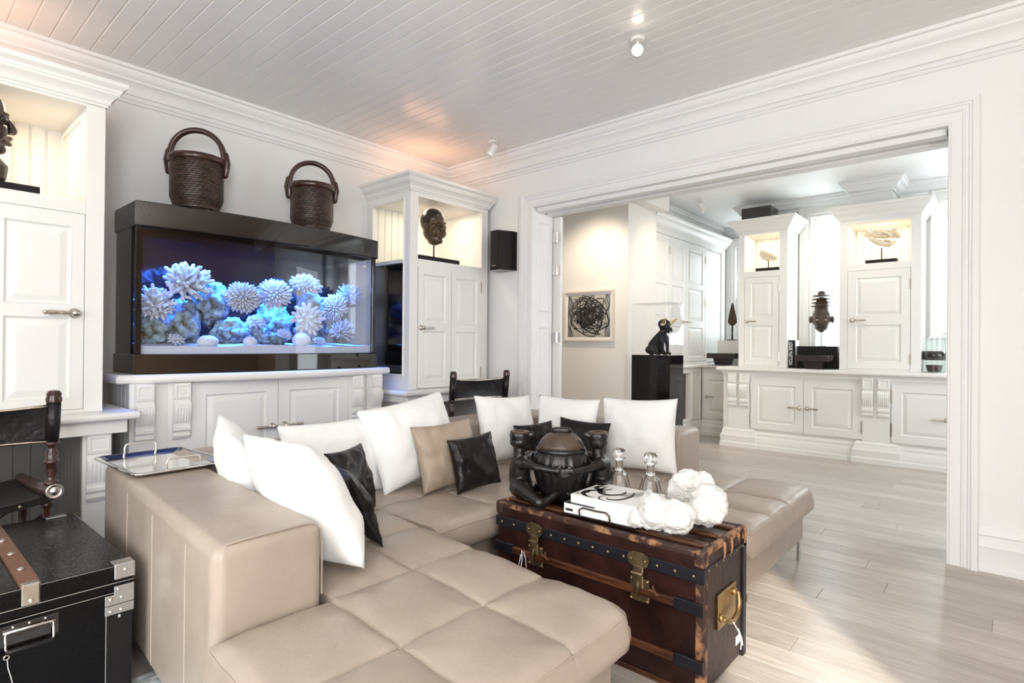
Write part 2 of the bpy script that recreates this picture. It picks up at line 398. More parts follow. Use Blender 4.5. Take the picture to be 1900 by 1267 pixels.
# casing of the wide opening, its panelled jamb, baseboard
CAS = [(0, 0), (0, .014), (.004, .018), (.012, .018), (.014, .022), (.062, .022), (.066, .028), (.072, .022), (.078, .026), (.090, .026), (.094, .034), (.104, .036), (.108, .042), (.128, .046), (.137, .044), (.137, 0)]
b = MB(); b.mould([(.25, 0), (.25, 2.44), (3.235, 2.44), (3.235, 0)], CAS, f=lambda a, c, h: Vector((XW-h, a, c)), side=1)
struct(b.done('trim_2', WALLM, smooth=True, auto=30))
b = MB()
for z0, z1 in ((.30, .62), (.72, 1.36), (1.50, 2.32)):
    b.mould([(4.04, z0), (4.04, z1), (4.20, z1), (4.20, z0)], [(0, 0), (0, .004), (.008, .014), (.018, .010), (.02, 0)], f=lambda a, c, h: Vector((a, 3.235-h, c)), closed=True, side=-1)
struct(b.done('trim_3', WALLM))
b = MB(); b.box(4.02, .26, 2.405, 4.10, 3.225, 2.44).box(4.16, .26, 2.40, 4.26, 3.225, 2.44)
struct(b.done('trim_4', WALLM))
BAS = [(0, 0), (.026, 0), (.026, .03), (.020, .036), (.020, .125), (.024, .135), (.019, .150), (.018, .19), (.024, .198), (.016, .215), (.010, .228), (.008, .245), (0, .250)]
b = MB(); b.mould([(XW, Y0), (XW, .112)], BAS, side=1)
struct(b.done('baseboard_right', WALLM, smooth=True, auto=30))
b = MB(); b.mould([(XW, 3.375), (XW, 3.7)], BAS, side=1)
struct(b.done('baseboard_corner', WALLM, smooth=True, auto=30))
# folded door leaf behind the jamb
d1 = struct(MB().box(4.285, 3.157, .012, 4.325, 3.95, 2.40, bev=.003).done('door_1', WHITE))
for z in (2.205, 1.90, 1.265, .45):
    b = MB(); b.cyl((4.272, 3.185, z-.05), (4.272, 3.185, z+.05), .011, n=10); b.box(4.262, 3.19, z-.045, 4.268, 3.232, z+.045); b.box(4.279, 3.15, z-.045, 4.285, 3.20, z+.045)
    b.done('hinge', CHROME if z > 1.3 else STEEL, d1)
# far room shell
b = MB(); XF = 7.45
for a, c in ((-2.0, -.25), (.52, 1.15), (1.80, 2.55)): b.box(XF, a, 0, XF+.22, c, CZ+.05)
b.box(XF, -.25, 0, XF+.22, .52, 1.33).box(XF, -.25, 2.77, XF+.22, .52, CZ+.05)
b.box(XF, 1.15, 0, XF+.22, 1.80, 1.08).box(XF, 1.15, 2.78, XF+.22, 1.80, CZ+.05)
struct(b.done('wall_far', WALLM))
b = MB(); XA = 8.62
b.box(XA, 2.5, 0, XA+.15, 2.62, CZ+.05).box(XA, 3.12, 0, XA+.15, 3.9, CZ+.05).box(XA, 2.62, 0, XA+.15, 3.12, 1.25).box(XA, 2.62, 2.72, XA+.15, 3.12, CZ+.05)
struct(b.done('wall_alcove', WALLM))
struct(MB().box(XF+.22, 2.40, 0, XA, 2.55, CZ+.05).done('wall_alcove_side', WALLM))
struct(MB().box(6.15, 3.75, 0, XA, 3.9, CZ+.05).done('wall_alcove_back', WALLM))
b = MB(); b.box(5.5, 3.13, 0, 6.15, 5.0, CZ+.05); struct(b.done('wall_passage', CREAM))
b = MB(); b.box(4.264, 4.95, 0, 5.5, 5.1, CZ+.05).box(3.99, 4.5, 0, 4.264, 5.1, CZ+.05); struct(b.done('wall_passage_end', CREAM))
b = MB(); b.box(5.5-.002, 2.985, 2.775, 6.2, 3.13, CZ+.01, bev=.004); struct(b.done('trim_5', CREAM))
b = MB(); b.box(4.264, -2.0, 0, 7.6, -1.9, CZ+.05); struct(b.done('wall_far_side', WALLM))
FCR = [(0, 2.835), (.014, 2.835), (.018, 2.845), (.014, 2.86), (.03, 2.866), (.05, 2.885), (.06, 2.905), (.064, 2.915), (.09, 2.93), (.098, 2.955), (.112, 2.96), (.112, CZ+.004), (0, CZ+.004)]
b = MB(); b.mould([(XF, -1.9), (XF, .90), (7.03, .90), (7.03, 1.27), (XF, 1.27), (XF, 2.55), (XA, 2.55), (XA, 3.32), (6.15, 3.32)], FCR, side=1)
b.box(7.03, .90, 2.60, XF, 1.27, CZ); b.box(6.15, 3.32, 2.82, XA, 3.75, CZ)
struct(b.done('trim_6', WALLM, smooth=True, auto=30))
b = MB(); b.mould([(7.03, .90), (7.03, 1.27)], [(0, 2.60), (.02, 2.60), (.02, 2.64), (0, 2.66)], side=1); struct(b.done('trim_7', WALLM))
# windows of the far room: casing, sashes and panes
def window(n, x, y0, y1, z0, z1, zm):
    b = MB(); C2 = [(0, 0), (0, .012), (.01, .018), (.06, .018), (.066, .028), (.09, .030), (.09, 0)]
    b.mould([(y0, z0), (y0, z1), (y1, z1), (y1, z0)], C2, f=lambda a, c, h: Vector((x-h, a, c)), side=1)
    b.box(x-.045, y0-.1, z0-.035, x+.06, y1+.1, z0, bev=.006)
    for a in (y0, y1-.03): b.box(x+.01, a, z0, x+.18, a+.03, z1)
    b.box(x+.0101, y0+.03, z1-.03, x+.18, y1-.03, z1)
    wn = struct(b.done('window_%d' % n, WHITE, smooth=True, auto=30))
    for (a0, a1, xx) in ((z0, zm+.02, x+.05), (zm-.02, z1-.03, x+.10)):
        s = MB(); s.box(xx, y0+.03, a0, xx+.04, y0+.075, a1).box(xx, y1-.075, a0, xx+.04, y1-.03, a1).box(xx, y0+.075, a0, xx+.04, y1-.075, a0+.045).box(xx, y0+.075, a1-.04, xx+.04, y1-.075, a1)
        s.done('sash', WHITE, wn)
        p = MB(); p.box(xx+.018, y0+.075, a0+.045, xx+.022, y1-.075, a1-.04); p.done('pane', GLASS, wn)
window(1, XF, 1.15, 1.80, 1.08, 2.78, 1.80)
window(2, XF, -.25, .52, 1.33, 2.77, 1.88)
window(3, XA, 2.62, 3.12, 1.25, 2.72, 1.9)
o = MB().box(XF+.03, .20, 1.42, XF+.05, .26, 1.45, bev=.004).done('latch', IRON, bpy.data.objects['window_2'])
# ================================================================== BUILT-IN JOINERY (local: front faces -y, x to the right)
def lever(mb, x, z, d, y, s=1.0):
    """rose + lever handle; d = +1 lever points to +x"""
    mb.lathe([(0.001, 0), (.021*s, 0), (.0245*s, .004), (.020*s, .010), (.013*s, .014), (.011*s, .022), (.016*s, .028), (.019*s, .036), (.015*s, .045), (.001, .049)], 18, M=Matrix.Translation((x, y, z)) @ Matrix.Rotation(R(90), 4, 'X'))
    yy = y-.036
    xs = [0, .022, .04, .048, .056, .075, .098, .112, .118, .126]
    rs = [.009, .0085, .0085, .012, .009, .0105, .0125, .009, .012, .004]
    mb.tube([(x+d*q*s, yy, z) for q in xs], [q*s for q in rs], 10)
def door(parent, x0, x1, z0, z1, y, cells, handle=None, hinges=(), hs=1.0, hm=None, stile=.072, name='door', hbig=.045):
    """frame-and-panel door; cells = [(x0, x1, z0, z1)] openings of the raised panels"""
    th = .024; b = MB()
    b.box(x0, y+.012, z0, x1, y+th+.004, z1)
    xs = sorted({x0, x1} | {c[0] for c in cells} | {c[1] for c in cells}); zs = sorted({z0, z1} | {c[2] for c in cells} | {c[3] for c in cells})
    for i in range(len(xs)-1):
        for j in range(len(zs)-1):
            cx, cz = (xs[i]+xs[i+1])/2, (zs[j]+zs[j+1])/2
            if any(c[0] < cx < c[1] and c[2] < cz < c[3] for c in cells): continue
            b.box(xs[i], y, zs[j], xs[i+1], y+.0125, zs[j+1])
    d = b.done(name, WHITE, parent)
    for c in cells:
        p = MB(); a0, a1, c0, c1 = c
        P = [(a0, c0), (a0, c1), (a1, c1), (a1, c0)]
        rings = []
        for off, dep in ((0, .0), (.006, -.001), (.010, .006), (.016, .0115), (.022, .0115), (.05, .003), (.056, .002)):
            off = min(off, (a1-a0)*.42, (c1-c0)*.42)
            rings.append([Vector((a0+off, y+dep, c0+off)), Vector((a0+off, y+dep, c1-off)), Vector((a1-off, y+dep, c1-off)), Vector((a1-off, y+dep, c0+off))])
        p.ring_faces(rings, True, False, True)
        p.done('panel', WHITE, d)
    if handle:
        h = MB(); lever(h, handle[0], handle[1], handle[2], y, hs); h.done('handle', hm or NICKEL, d, smooth=True)
    for hx, hz in hinges:
        h = MB(); h.cyl((hx, y-.004, hz-hbig), (hx, y-.004, hz+hbig), .0065, n=8); h.cyl((hx, y-.004, hz-hbig-.008), (hx, y-.004, hz-hbig), .004, n=8); h.cyl((hx, y-.004, hz+hbig), (hx, y-.004, hz+hbig+.008), .004, n=8)
        h.done('hinge', NICKEL, d)
    return d
CROWN = [(0, 0), (.008, 0), (.010, .012), (.018, .016), (.020, .028), (.026, .040), (.040, .056), (.052, .066), (.056, .078), (.060, .080), (.062, .094), (.074, .104), (.084, .112), (.086, .132), (0, .132)]
def tower(name, label, loc, rz, W, D, H, nx, nz, crown=CROWN, lamp=None, win_left=False, dz=0.0, group=None, beads=True):
    """display cupboard: lit niche above, cupboard below; nx, nz = niche opening"""
    t = thing(name, label, 'cabinet', loc, rz, group)
    b = MB(); T = .022
    b.box(0, T, 0, nx[0], D, H) if not win_left else None
    if win_left:     # framed window opening in the left side
        b.box(0, T, 0, .09, .085, H).box(0, D-.1, 0, T, D, H).box(0, .085, 0, T, D-.1, .125).box(0, .085, nz[1]-.03, T, D-.1, H)
    b.box(nx[1], T, 0, W, D, H)
    b.box(nx[0] if not win_left else T, D-.02, 0, nx[1], D, H)
    b.box(nx[0] if not win_left else T, T, nz[0]-.03, nx[1], D-.02, nz[0])
    b.box(nx[0] if not win_left else T, T, nz[1], nx[1], D-.02, H)
    b.box(nx[0], T, 0, nx[1], .05, .012)
    b.done('carcass', WHITE, t)
    b = MB()     # face frame
    b.box(0, 0, 0, nx[0], T, H, bev=.002).box(nx[1], 0, 0, W, T, H, bev=.002).box(nx[0], 0, nz[0]-.07, nx[1], T, nz[0]).box(nx[0], 0, nz[1], nx[1], T, H)
    if dz: b.box(nx[0], 0, 0, nx[1], T, dz)
    b.done('face_frame', WHITE, t)
    b = MB(); b.mould([(0, D), (0, 0), (W, 0), (W, D)], [(o, h+H) for o, h in crown], side=-1)
    b.prism([(0, 0), (W, 0), (W, D), (0, D)], H+.10, H+.125)
    b.done('crown_moulding', WHITE, t, smooth=True, auto=30)
    if beads:
        xx = nx[0] if not win_left else T; n = max(3, round((nx[1]-xx)/.075)); bw = (nx[1]-xx)/n
        pm_ = None
        for i in range(n):
            if pm_ is None:
                b = MB(); b.mould([(0, nz[0]), (0, nz[1])], [(-.0005, 0), (-.0005, .003), (-.005, .009), (-.009, .003), (-.013, .009), (-bw+.0005, .009), (-bw+.0005, 0)], f=lambda a, c, h: Vector((a, -h, c)), side=1)
                o = b.done('plank', WHITE, t); pm_ = o.data
            else:
                o = bpy.data.objects.new('plank', pm_); COL.objects.link(o); o.parent = t
            o.location = (xx+i*bw, D-.02, 0)
    if lamp:
        lt = bpy.data.lights.new('niche_lamp', 'AREA'); lt.shape = 'RECTANGLE'; lt.size = (nx[1]-nx[0])*.6; lt.size_y = .06; lt.energy = lamp; lt.color = (1, .80, .56)
        lo = bpy.data.objects.new('niche_lamp', lt); COL.objects.link(lo); lo.parent = t; lo.location = ((nx[0]+nx[1])/2, D*.42, nz[1]-.004)
    return t
# --- lit cupboards either side of the aquarium
HC = 1.67; ND = .81
tr = tower('display_cabinet', 'tall white cabinet with lit mask niche, beside the black wall speaker', (2.98, 3.745, ND), 0, .935, .625, HC, (.085, .852), (1.105, 1.632), lamp=5, win_left=True)
door(tr, .092, .849, .006, 1.036, .001, [(.142, .412, .555, .985), (.142, .412, .06, .50), (.522, .802, .555, .985), (.522, .802, .06, .50)], handle=(.128, .52, 1), hinges=[(.851, .92), (.851, .12)], hs=.95)
b = MB(); b.box(.4695, -.0005, .006, .4715, .002, 1.036); b.done('door_gap', LEATHER_S, tr)
b = MB(); b.box(.006, .09, .125, .010, .520, 1.06); b.done('side_pane', thin_glass('dark_pane', (.35, .34, .33), .22), tr, )
b = MB(); b.box(.006, .09, 1.075, .010, .520, 1.60); b.done('side_pane', GLASS, tr)
b = MB(); b.mould([(.088, .125), (.088, 1.60), (.522, 1.60), (.522, .125)], [(0, 0), (0, .006), (.006, .010), (.014, .004), (.016, 0)], f=lambda a, c, h: Vector((-h, a, c)), closed=True, side=1); b.done('pane_bead', WHITE, tr)
tl = tower('display_cabinet', 'tall white cabinet at the picture edge with carved head in lit niche', (-.075, 3.745, ND), 0, .935, .625, HC, (.083, .85), (1.14, 1.655), lamp=5, dz=.02)
door(tl, .086, .847, .022, 1.068, .001, [(.140, .405, .57, 1.0), (.140, .405, .075, .515), (.515, .795, .57, 1.0), (.515, .795, .075, .515)], handle=(.806, .533, -1), hs=1.1)
b = MB(); b.box(.4655, -.0005, .022, .4675, .002, 1.068); b.done('door_gap', LEATHER_S, tl)
b = MB()      # framed side window seen inside the left niche
b.mould([(.08, 1.19), (.08, 1.60), (.53, 1.60), (.53, 1.19)], [(0, 0), (0, .008), (.008, .012), (.03, .006), (.034, 0)], f=lambda a, c, h: Vector((.85-h, a, c)), closed=True, side=1)
b.box(.8485, .085, 1.195, .8495, .525, 1.595); b.done('side_window', WHITE, tl)
# --- writing desks under the cupboards
NOSE = [(0, 0), (.022, .0), (.031, .005), (.036, .014), (.036, .026), (.031, .036), (.022, .041), (0, .041)]
def corbel(name, t, x, y, z1, w=.098, h=.34, p=.045):
    b = MB()
    prof = [(0, 0), (p*.75, 0), (p*.80, -.035), (p*.78, -.095), (p*.62, -.10), (p*.66, -.11), (p, -.13), (p*1.02, -.17), (p*.8, -.215), (p*.55, -.245), (p*.55, -.26), (p*.72, -.268), (p*.72, -.285), (p*.48, -.30), (p*.55, -.32), (p*.3, -.338), (0, -.34)]
    prof = [(a, q*h/.34) for a, q in prof]
    V0 = [Vector((x-w/2, y-a, z1+q)) for a, q in prof]; V1 = [Vector((x+w/2, y-a, z1+q)) for a, q in prof]
    b.ring_faces([V0, V1], True, True, True)
    for k in range(5):      # flutes
        xx = x-w*.34+k*w*.17
        b.tube([(xx, y-p*.74, z1-.115*h/.34), (xx, y-p*1.02, z1-.15*h/.34), (xx, y-p*.86, z1-.21*h/.34), (xx, y-p*.62, z1-.24*h/.34)], .0045, 6)
    b.mould([(x-w*.42, z1-.085*h/.34), (x-w*.42, z1-.012), (x+w*.42, z1-.012), (x+w*.42, z1-.085*h/.34)], [(0, 0), (0, .004), (.006, .004), (.014, -.001)], f=lambda a, c, q: Vector((a, y-p*.78-q, c)), closed=True, side=-1)
    return b.done(name, WHITE, t)
def desk(label, x0, x1, yf, ends):
    t = thing('writing_desk', label, 'desk', ((x0+x1)/2, 4.0, 0))
    pth = [(x0, YW-.012), (x0, yf+.036), (x1, yf+.036), (x1, YW-.012)]
    pth[0:2] = [(x0+.036, YW-.012), (x0+.036, yf+.036)] if 'L' in ends else [(x0, yf+.036)]
    pth[-2:] = [(x1-.036, yf+.036), (x1-.036, YW-.012)] if 'R' in ends else [(x1, yf+.036)]
    b = MB(); b.mould(pth, [(o, h+ND-.041) for o, h in NOSE], side=-1)
    b.prism([(x0+.03, yf+.036), (x1-.03, yf+.036), (x1-.03, YW-.012), (x0+.03, YW-.012)], ND-.040, ND-.0005); b.done('desk_top', WHITE, t, world=True, smooth=True, auto=40)
    b = MB(); e0, e1 = x0+(.045 if 'L' in ends else 0), x1-(.045 if 'R' in ends else 0)
    b.box(e0, yf+.05, ND-.115, e1, yf+.075, ND-.041, bev=.003); b.box(e0, yf+.075, ND-.10, e1, YW-.01, ND-.041); b.done('apron', WHITE, t, world=True)
    lx = ([x0+.17] if 'L' in ends else []) + ([x1-.17] if 'R' in ends else [])
    for q in lx:
        b = MB(); b.box(q-.065, yf+.10, 0, q+.065, YW-.01, ND-.10, bev=.002); b.done('leg_panel', WHITE, t, world=True)
        sg = -1 if 'R' in ends else 1; xa = q+sg*.0655
        for k in range(7):
            b = MB(); b.box(min(xa, xa+sg*.005), yf+.125+k*.085, .02, max(xa, xa+sg*.005), yf+.125+k*.085+.083, ND-.12, bev=.002); b.done('plank', KNEE_SHADE, t, world=True)
    b = MB(); b.box(x0+.05, YW-.02, 0, x1-.05, YW-.004, ND-.1); b.done('back_panel', KNEE_SHADE, t, world=True)
    n = int((x1-x0-.1)/.08); me = None
    for k in range(n):
        if me is None:
            b = MB(); b.box(0, 0, .02, .0785, .006, ND-.12, bev=.003); o = b.done('plank', KNEE_SHADE, t); me = o.data
        else:
            o = bpy.data.objects.new('plank', me); COL.objects.link(o); o.parent = t
        o.location = (x0+.05+k*.08-(x0+x1)/2, YW-.027-4.0, 0)
    return t, lx
dl, lx = desk('white desk with nosed top and corbelled leg under the picture-edge cabinet', -.2, 1.0, 3.60, 'R')
for q in lx:
    c = corbel('corbel', dl, q, 3.70, ND-.115, w=.105, h=.36); c.data.transform(Matrix.Translation((-.4, -4.0, 0)))
dr, lx = desk('white desk under the cabinet, behind the sofa and campaign chair', 2.84, 3.98, 3.60, 'L')
for q in lx:
    c = corbel('corbel', dr, q, 3.70, ND-.115, w=.105, h=.36); c.data.transform(Matrix.Translation((-3.41, -4.0, 0)))
# --- aquarium stand
TC = 1.92
st = thing('aquarium_cabinet', 'low white cabinet with corbels and nosed top carrying the aquarium', 'cabinet', (TC, 4.1, 0))
def bow(x0, x1, ye, yc, n=16):
    return [(x0+(x1-x0)*i/n, ye-(ye-yc)*(1-(2*i/n-1)**2)) for i in range(n+1)]
b = MB(); bp_ = bow(.985, 2.85, 3.90, 3.775)
b.mould([(.985, YW-.012)]+bp_+[(2.85, YW-.012)], [(o*.9, h*1.28+.945) for o, h in NOSE], side=-1)
b.prism([(.99, YW-.002)]+bow(.99, 2.845, 3.90, 3.78)+[(2.845, YW-.002)], .950, .9965); b.done('counter_top', WHITE, st, world=True, smooth=True, auto=40)
b = MB(); b.box(1.035, 3.87, 0, 2.80, YW-.01, .945); b.box(1.33, 3.855, .12, 1.345, 3.871, .945).box(2.47, 3.855, .12, 2.485, 3.871, .945)
b.box(1.03, 3.85, 0, 2.805, 3.872, .12); b.done('carcass', WHITE, st, world=True)
nb = 5
for k in range(nb):
    b = MB(); b.box(1.030, 3.90+k*.085, .02, 1.036, 3.90+k*.085+.083, .94, bev=.0025); b.done('plank', WHITE, st, world=True)
for a, c, hx, hd in ((1.350, 1.906, 1.865, -1), (1.910, 2.468, 1.955, 1)):
    d = door(st, a, c, .13, .94, 3.846, [(a+.075, c-.075, .205, .865)], handle=(hx, .615, hd), hm=NICKEL)
    for ob in [d]+list(d.children): ob.data.transform(wm(st).inverted())
for xx in (1.085, 1.285, 2.535, 2.715):
    b = MB(); b.box(xx-.07, 3.852, 0, xx+.07, 3.872, .945, bev=.002); b.done('pilaster', WHITE, st, world=True)
    c = corbel('corbel', st, xx, 3.852, .942, w=.094, h=.345, p=.055); c.data.transform(wm(st).inverted())
# ================================================================== FAR ROOM JOINERY (facing -x: rotated -90 deg, local x runs to world -y)
QR = R(-90)
# long counter on cupboards: local x = 2.60 - y, local y = X - 6.83
fc = thing('base_cabinet', 'long low white cupboard run below the two far towers', 'cabinet', (6.83, 2.62, 0), QR)
b = MB(); b.box(.03, .045, .20, 3.6, .60, .895); b.box(.03, .03, .855, 3.6, .05, .895)
b.done('carcass', WHITE, fc)
b = MB(); PL = [(0, 0), (.035, 0), (.035, .045), (.028, .055), (.030, .125), (.018, .15), (.020, .175), (.006, .20), (0, .20)]
b.mould([(.40, .042), (1.42, .042)], PL, side=-1); b.mould([(1.80, .042), (3.6, .042)], PL, side=-1); b.box(.40, .042, 0, 3.6, .6, .2); b.done('plinth', WHITE, fc, smooth=True, auto=30)
for a, c in ((.06, .385), (1.445, 1.775)):
    b = MB(); b.box(a+.04, .018, .2, c-.04, .05, .895); b.done('pilaster', WHITE, fc)
    b = MB(); P2 = [(0, 0), (.05, 0), (.05, .05), (.042, .06), (.046, .13), (.03, .16), (.026, .2), (.008, .22), (0, .225)]
    b.mould([(a, .3), (a, .03), (c, .03), (c, .3)], P2, side=-1); b.box(a, .03, 0, c, .3, .222); b.done('pilaster_base', WHITE, fc, smooth=True, auto=30)
    for q in (a+.095, c-.095): corbel('corbel', fc, q, .018, .875, w=.10, h=.40, p=.05)
doors = [(.355, .918, 1, (.885, .515, -1), (.358,)), (.922, 1.50, 0, (.955, .515, 1), (1.497,)), (1.725, 2.30, 0, (2.17, .50, -1), (1.728,))]
for i, (a, c, _, h, hg) in enumerate(((.362, .925, 1, (.885, .515, -1), .362), (.929, 1.485, 0, (.965, .515, 1), 1.485), (1.745, 2.34, 0, (2.19, .50, -1), 1.745))):
    door(fc, a, c, .235, .825, .020, [(a+.075, c-.075, .305, .755)], handle=h, hinges=[(hg, .70), (hg, .36)], hs=.95, hbig=.06)
ct = MB(); ct.mould([(.0, .60), (.0, .0), (3.6, .0)], [(o, h+.905) for o, h in [(0, 0), (.02, 0), (.03, .006), (.034, .018), (.034, .03), (.028, .04), (.018, .045), (0, .045)]], side=-1)
ct.mould([(.03, .60), (.03, .045), (3.6, .045)], [(0, .862), (.008, .862), (.012, .875), (.03, .895), (.034, .907), (0, .907)], side=-1)
ct.box(.0, .0, .905, 3.6, .62, .9495)
c_ = ct.done('worktop', WHITE, None, smooth=True, auto=40); c_.location = (6.83, 2.62, 0); c_.rotation_euler = (0, 0, QR); WM['worktop'] = Matrix.Translation((6.83, 2.62, 0)) @ Matrix.Rotation(QR, 4, 'Z')
tag(c_, 'continuous white nosed worktop under the two far towers', 'worktop')
# towers on the worktop
FH = 1.605
CR2 = [(o*1.25, h*1.15) for o, h in CROWN]
t1 = tower('display_cabinet', 'narrow white far tower with slim skull niche, black box on top', (6.98, 2.452, .95), QR, .55, .44, FH, (.066, .462), (1.14, 1.585), crown=CR2, lamp=3.5, dz=.018)
door(t1, .070, .458, .02, 1.068, .001, [(.135, .395, .585, 1.005), (.135, .395, .085, .50)], handle=(.105, .545, 1), hinges=[(.462, .95), (.462, .13)], hs=.9)
t2 = tower('display_cabinet', 'wide white far tower with broad skull niche, under the ceiling pillar', (6.98, 1.372, .95), QR, .725, .46, FH, (.075, .638), (1.135, 1.57), crown=CR2, lamp=4.5, dz=.018)
door(t2, .078, .635, .02, 1.063, .001, [(.15, .565, .575, .99), (.15, .565, .085, .49)], handle=(.122, .535, 1), hinges=[(.638, .90), (.638, .13)], hs=1.05)
# corner base unit, set back, and its worktop
cb = thing('base_cabinet', 'set-back single-door white base cupboard in the far corner', 'cabinet', (7.43, 3.10, 0), QR)
b = MB(); b.box(0, .02, 0, .53, 1.15, .90); b.mould([(0, .02), (.53, .02)], [(o*.8, h) for o, h in PL], side=-1); b.done('carcass', WHITE, cb)
door(cb, .02, .47, .235, .82, .0, [(.09, .40, .305, .75)], handle=(.075, .52, 1), hs=.9)
lb = thing('base_cabinet', 'open-fronted white base cupboard behind the black plinth', 'cabinet', (6.2, 3.10, 0))
b = MB(); b.box(0, .0, 0, .55, .6, .90).box(.83, 0, 0, 1.23, .6, .90).box(.55, .35, 0, .83, .6, .9).box(.55, 0, 0, .83, .35, .25).box(.55, 0, .84, .83, .35, .9)
b.mould([(0, 0), (1.19, 0)], [(o*.8, h) for o, h in PL], side=-1)
b.mould([(.545, .245), (.545, .845), (.835, .845), (.835, .245)], [(0, 0), (0, .014), (.012, .018), (.02, .008), (.022, 0)], f=lambda a, c, h: Vector((a, -h, c)), closed=True, side=1)
b.mould([(.93, .25), (.93, .84), (1.15, .84), (1.15, .25)], [(0, 0), (0, .010), (.012, .012), (.02, 0)], f=lambda a, c, h: Vector((a, -h, c)), closed=True, side=1)
b.done('carcass', WHITE, lb)
b = MB(); b.box(.555, .04, .255, .825, .06, .835); b.done('dark_interior', DARKWOOD, lb)
ct = MB(); ct.mould([(6.16, 3.10), (7.43, 3.10), (7.43, 2.52)], [(o, h+.905) for o, h in [(0, 0), (.02, 0), (.03, .006), (.034, .018), (.034, .03), (.028, .04), (.018, .045), (0, .045)]], side=-1)
ct.prism([(6.16, 3.10), (7.43, 3.10), (7.43, 2.56), (8.60, 2.56), (8.60, 3.74), (6.16, 3.74)], .905, .9495)
tag(ct.done('worktop', WHITE, None, smooth=True, auto=40, loc=(7, 3.3, .9)), 'white corner worktop in the far alcove below the tall cupboard', 'worktop')
# tall cupboard on that worktop: three-leaf folding doors, faces -y
tc = thing('tall_cupboard', 'tall white far cupboard with six-panelled folding doors and crown', 'cupboard', (6.16, 3.2, .95))
b = MB(); b.box(0, .03, 0, 2.36, .54, 1.70); b.box(0, 0, 0, .035, .03, 1.70).box(1.635, 0, 0, 1.70, .03, 1.70).box(.035, 0, 1.63, 1.635, .03, 1.70).box(.035, 0, 0, 1.635, .03, .03).box(2.23, 0, 0, 2.36, .03, 1.70).box(1.70, 0, 1.62, 2.23, .03, 1.70); b.done('carcass', WHITE, tc)
b = MB(); b.mould([(0, 0), (2.36, 0), (2.36, .54)], [(o*1.1, h*1.15+1.70) for o, h in CROWN], side=-1); b.box(0, 0, 1.70, 2.36, .54, 1.84); b.done('crown_moulding', WHITE, tc, smooth=True, auto=30)
b = MB(); b.box(.0, -.012, 1.60, .06, .02, 1.70).box(.0, -.02, 1.55, .07, .02, 1.60); b.done('bracket', WHITE, tc)
for k in range(7):
    b = MB(); b.box(1.703+k*.0745, .012, .02, 1.703+k*.0745+.0735, .03, 1.61, bev=.003); b.done('plank', WHITE, tc)
es = [.042, .50, .985, 1.63]
for i in range(3):
    a, c = es[i], es[i+1]-.004
    w_ = .06 if i < 2 else .08
    door(tc, a, c, .035, 1.625, .001, [(a+w_, c-w_, 1.08, 1.55), (a+w_, c-w_, .58, 1.02), (a+w_, c-w_, .09, .50)], handle=((c-.05, .56, -1) if i == 1 else ((a+.06, .56, 1) if i == 2 else None)), hinges=[((a if i < 2 else c), z) for z in (1.45, .85, .15)], hs=.6)
# ================================================================== AQUARIUM
AQ = thing('aquarium', 'large bow-fronted aquarium with black lid and base, lit blue', 'aquarium', (TC, 4.1, .9965))
TX0, TX1 = 1.052, 2.79
def tank_poly(i, ye=3.93, yc=3.83, back=4.345): return [(TX0+i, back)] + bow(TX0+i, TX1-i, ye+i*.8, yc+i, 20) + [(TX1-i, back)]
def tank_shell(name, m, i, z0, z1, bev=.006, topcap=True):
    b = MB(); P = tank_poly(i); Q = tank_poly(i+bev)
    lo = [Vector((x, y, z0)) for x, y in Q]; l1 = [Vector((x, y, z0+bev)) for x, y in P]; l2 = [Vector((x, y, z1-bev)) for x, y in P]; l3 = [Vector((x, y, z1)) for x, y in Q]
    b.ring_faces([lo, l1, l2, l3], True, True, topcap); return b.done(name, m, AQ, world=True, smooth=True, auto=35)
tank_shell('base', BLACKGLOSS, .0, .9965, 1.118)
# lid: hollow hood so its lamps can shine down
b = MB(); P = tank_poly(0); Q = tank_poly(.006); IN = tank_poly(.03)
b.ring_faces([[Vector((x, y, 2.0)) for x, y in IN], [Vector((x, y, 1.893)) for x, y in IN], [Vector((x, y, 1.893)) for x, y in Q], [Vector((x, y, 1.899)) for x, y in P], [Vector((x, y, 2.039)) for x, y in P], [Vector((x, y, 2.045)) for x, y in Q]], True, True, True)
b.done('lid', BLACKGLOSS, AQ, world=True, smooth=True, auto=35)
b = MB(); b.box(TX0+.02, 4.335, 1.118, TX1-.02, 4.345, 1.893); b.done('back_panel', mat('black_back', (.008, .008, .012), .12, spec=.6), AQ, world=True)
def pane(name, pts, z0, z1, th=.006):
    b = MB(); A = [Vector((x, y, z0)) for x, y in pts]; B = [Vector((x, y, z1)) for x, y in pts]
    b.ring_faces([A, B], False); return b.done(name, TANKGLASS, AQ, world=True, smooth=True)
gp = bow(TX0+.022, TX1-.022, 3.953, 3.855, 24)
pane('front_pane', gp, 1.118, 1.895)
pane('side_pane', [(TX0+.022, 4.335), (TX0+.022, 3.955)], 1.118, 1.895); pane('side_pane', [(TX1-.022, 4.335), (TX1-.022, 3.955)], 1.118, 1.895)
for a in (TX0+.012, TX1-.042):
    b = MB(); b.box(a, 3.935 if a < 2 else 3.94, 1.117, a+.030, 3.965, 1.895, bev=.003); b.done('corner_post', BLACKGLOSS, AQ, world=True)
b = MB(); b.box(TX0+.01, 4.02, 1.117, TX0+.021, 4.34, 1.895); b.done('side_frame', BLACKGLOSS, AQ, world=True)
b = MB(); W_ = [(TX0+.03, 4.33)] + bow(TX0+.03, TX1-.03, 3.962, 3.864, 16) + [(TX1-.03, 4.33)]
b.ring_faces([[Vector((x, y, 1.862)) for x, y in W_]], True, False, True); b.done('water_surface', WATERM, AQ, world=True)
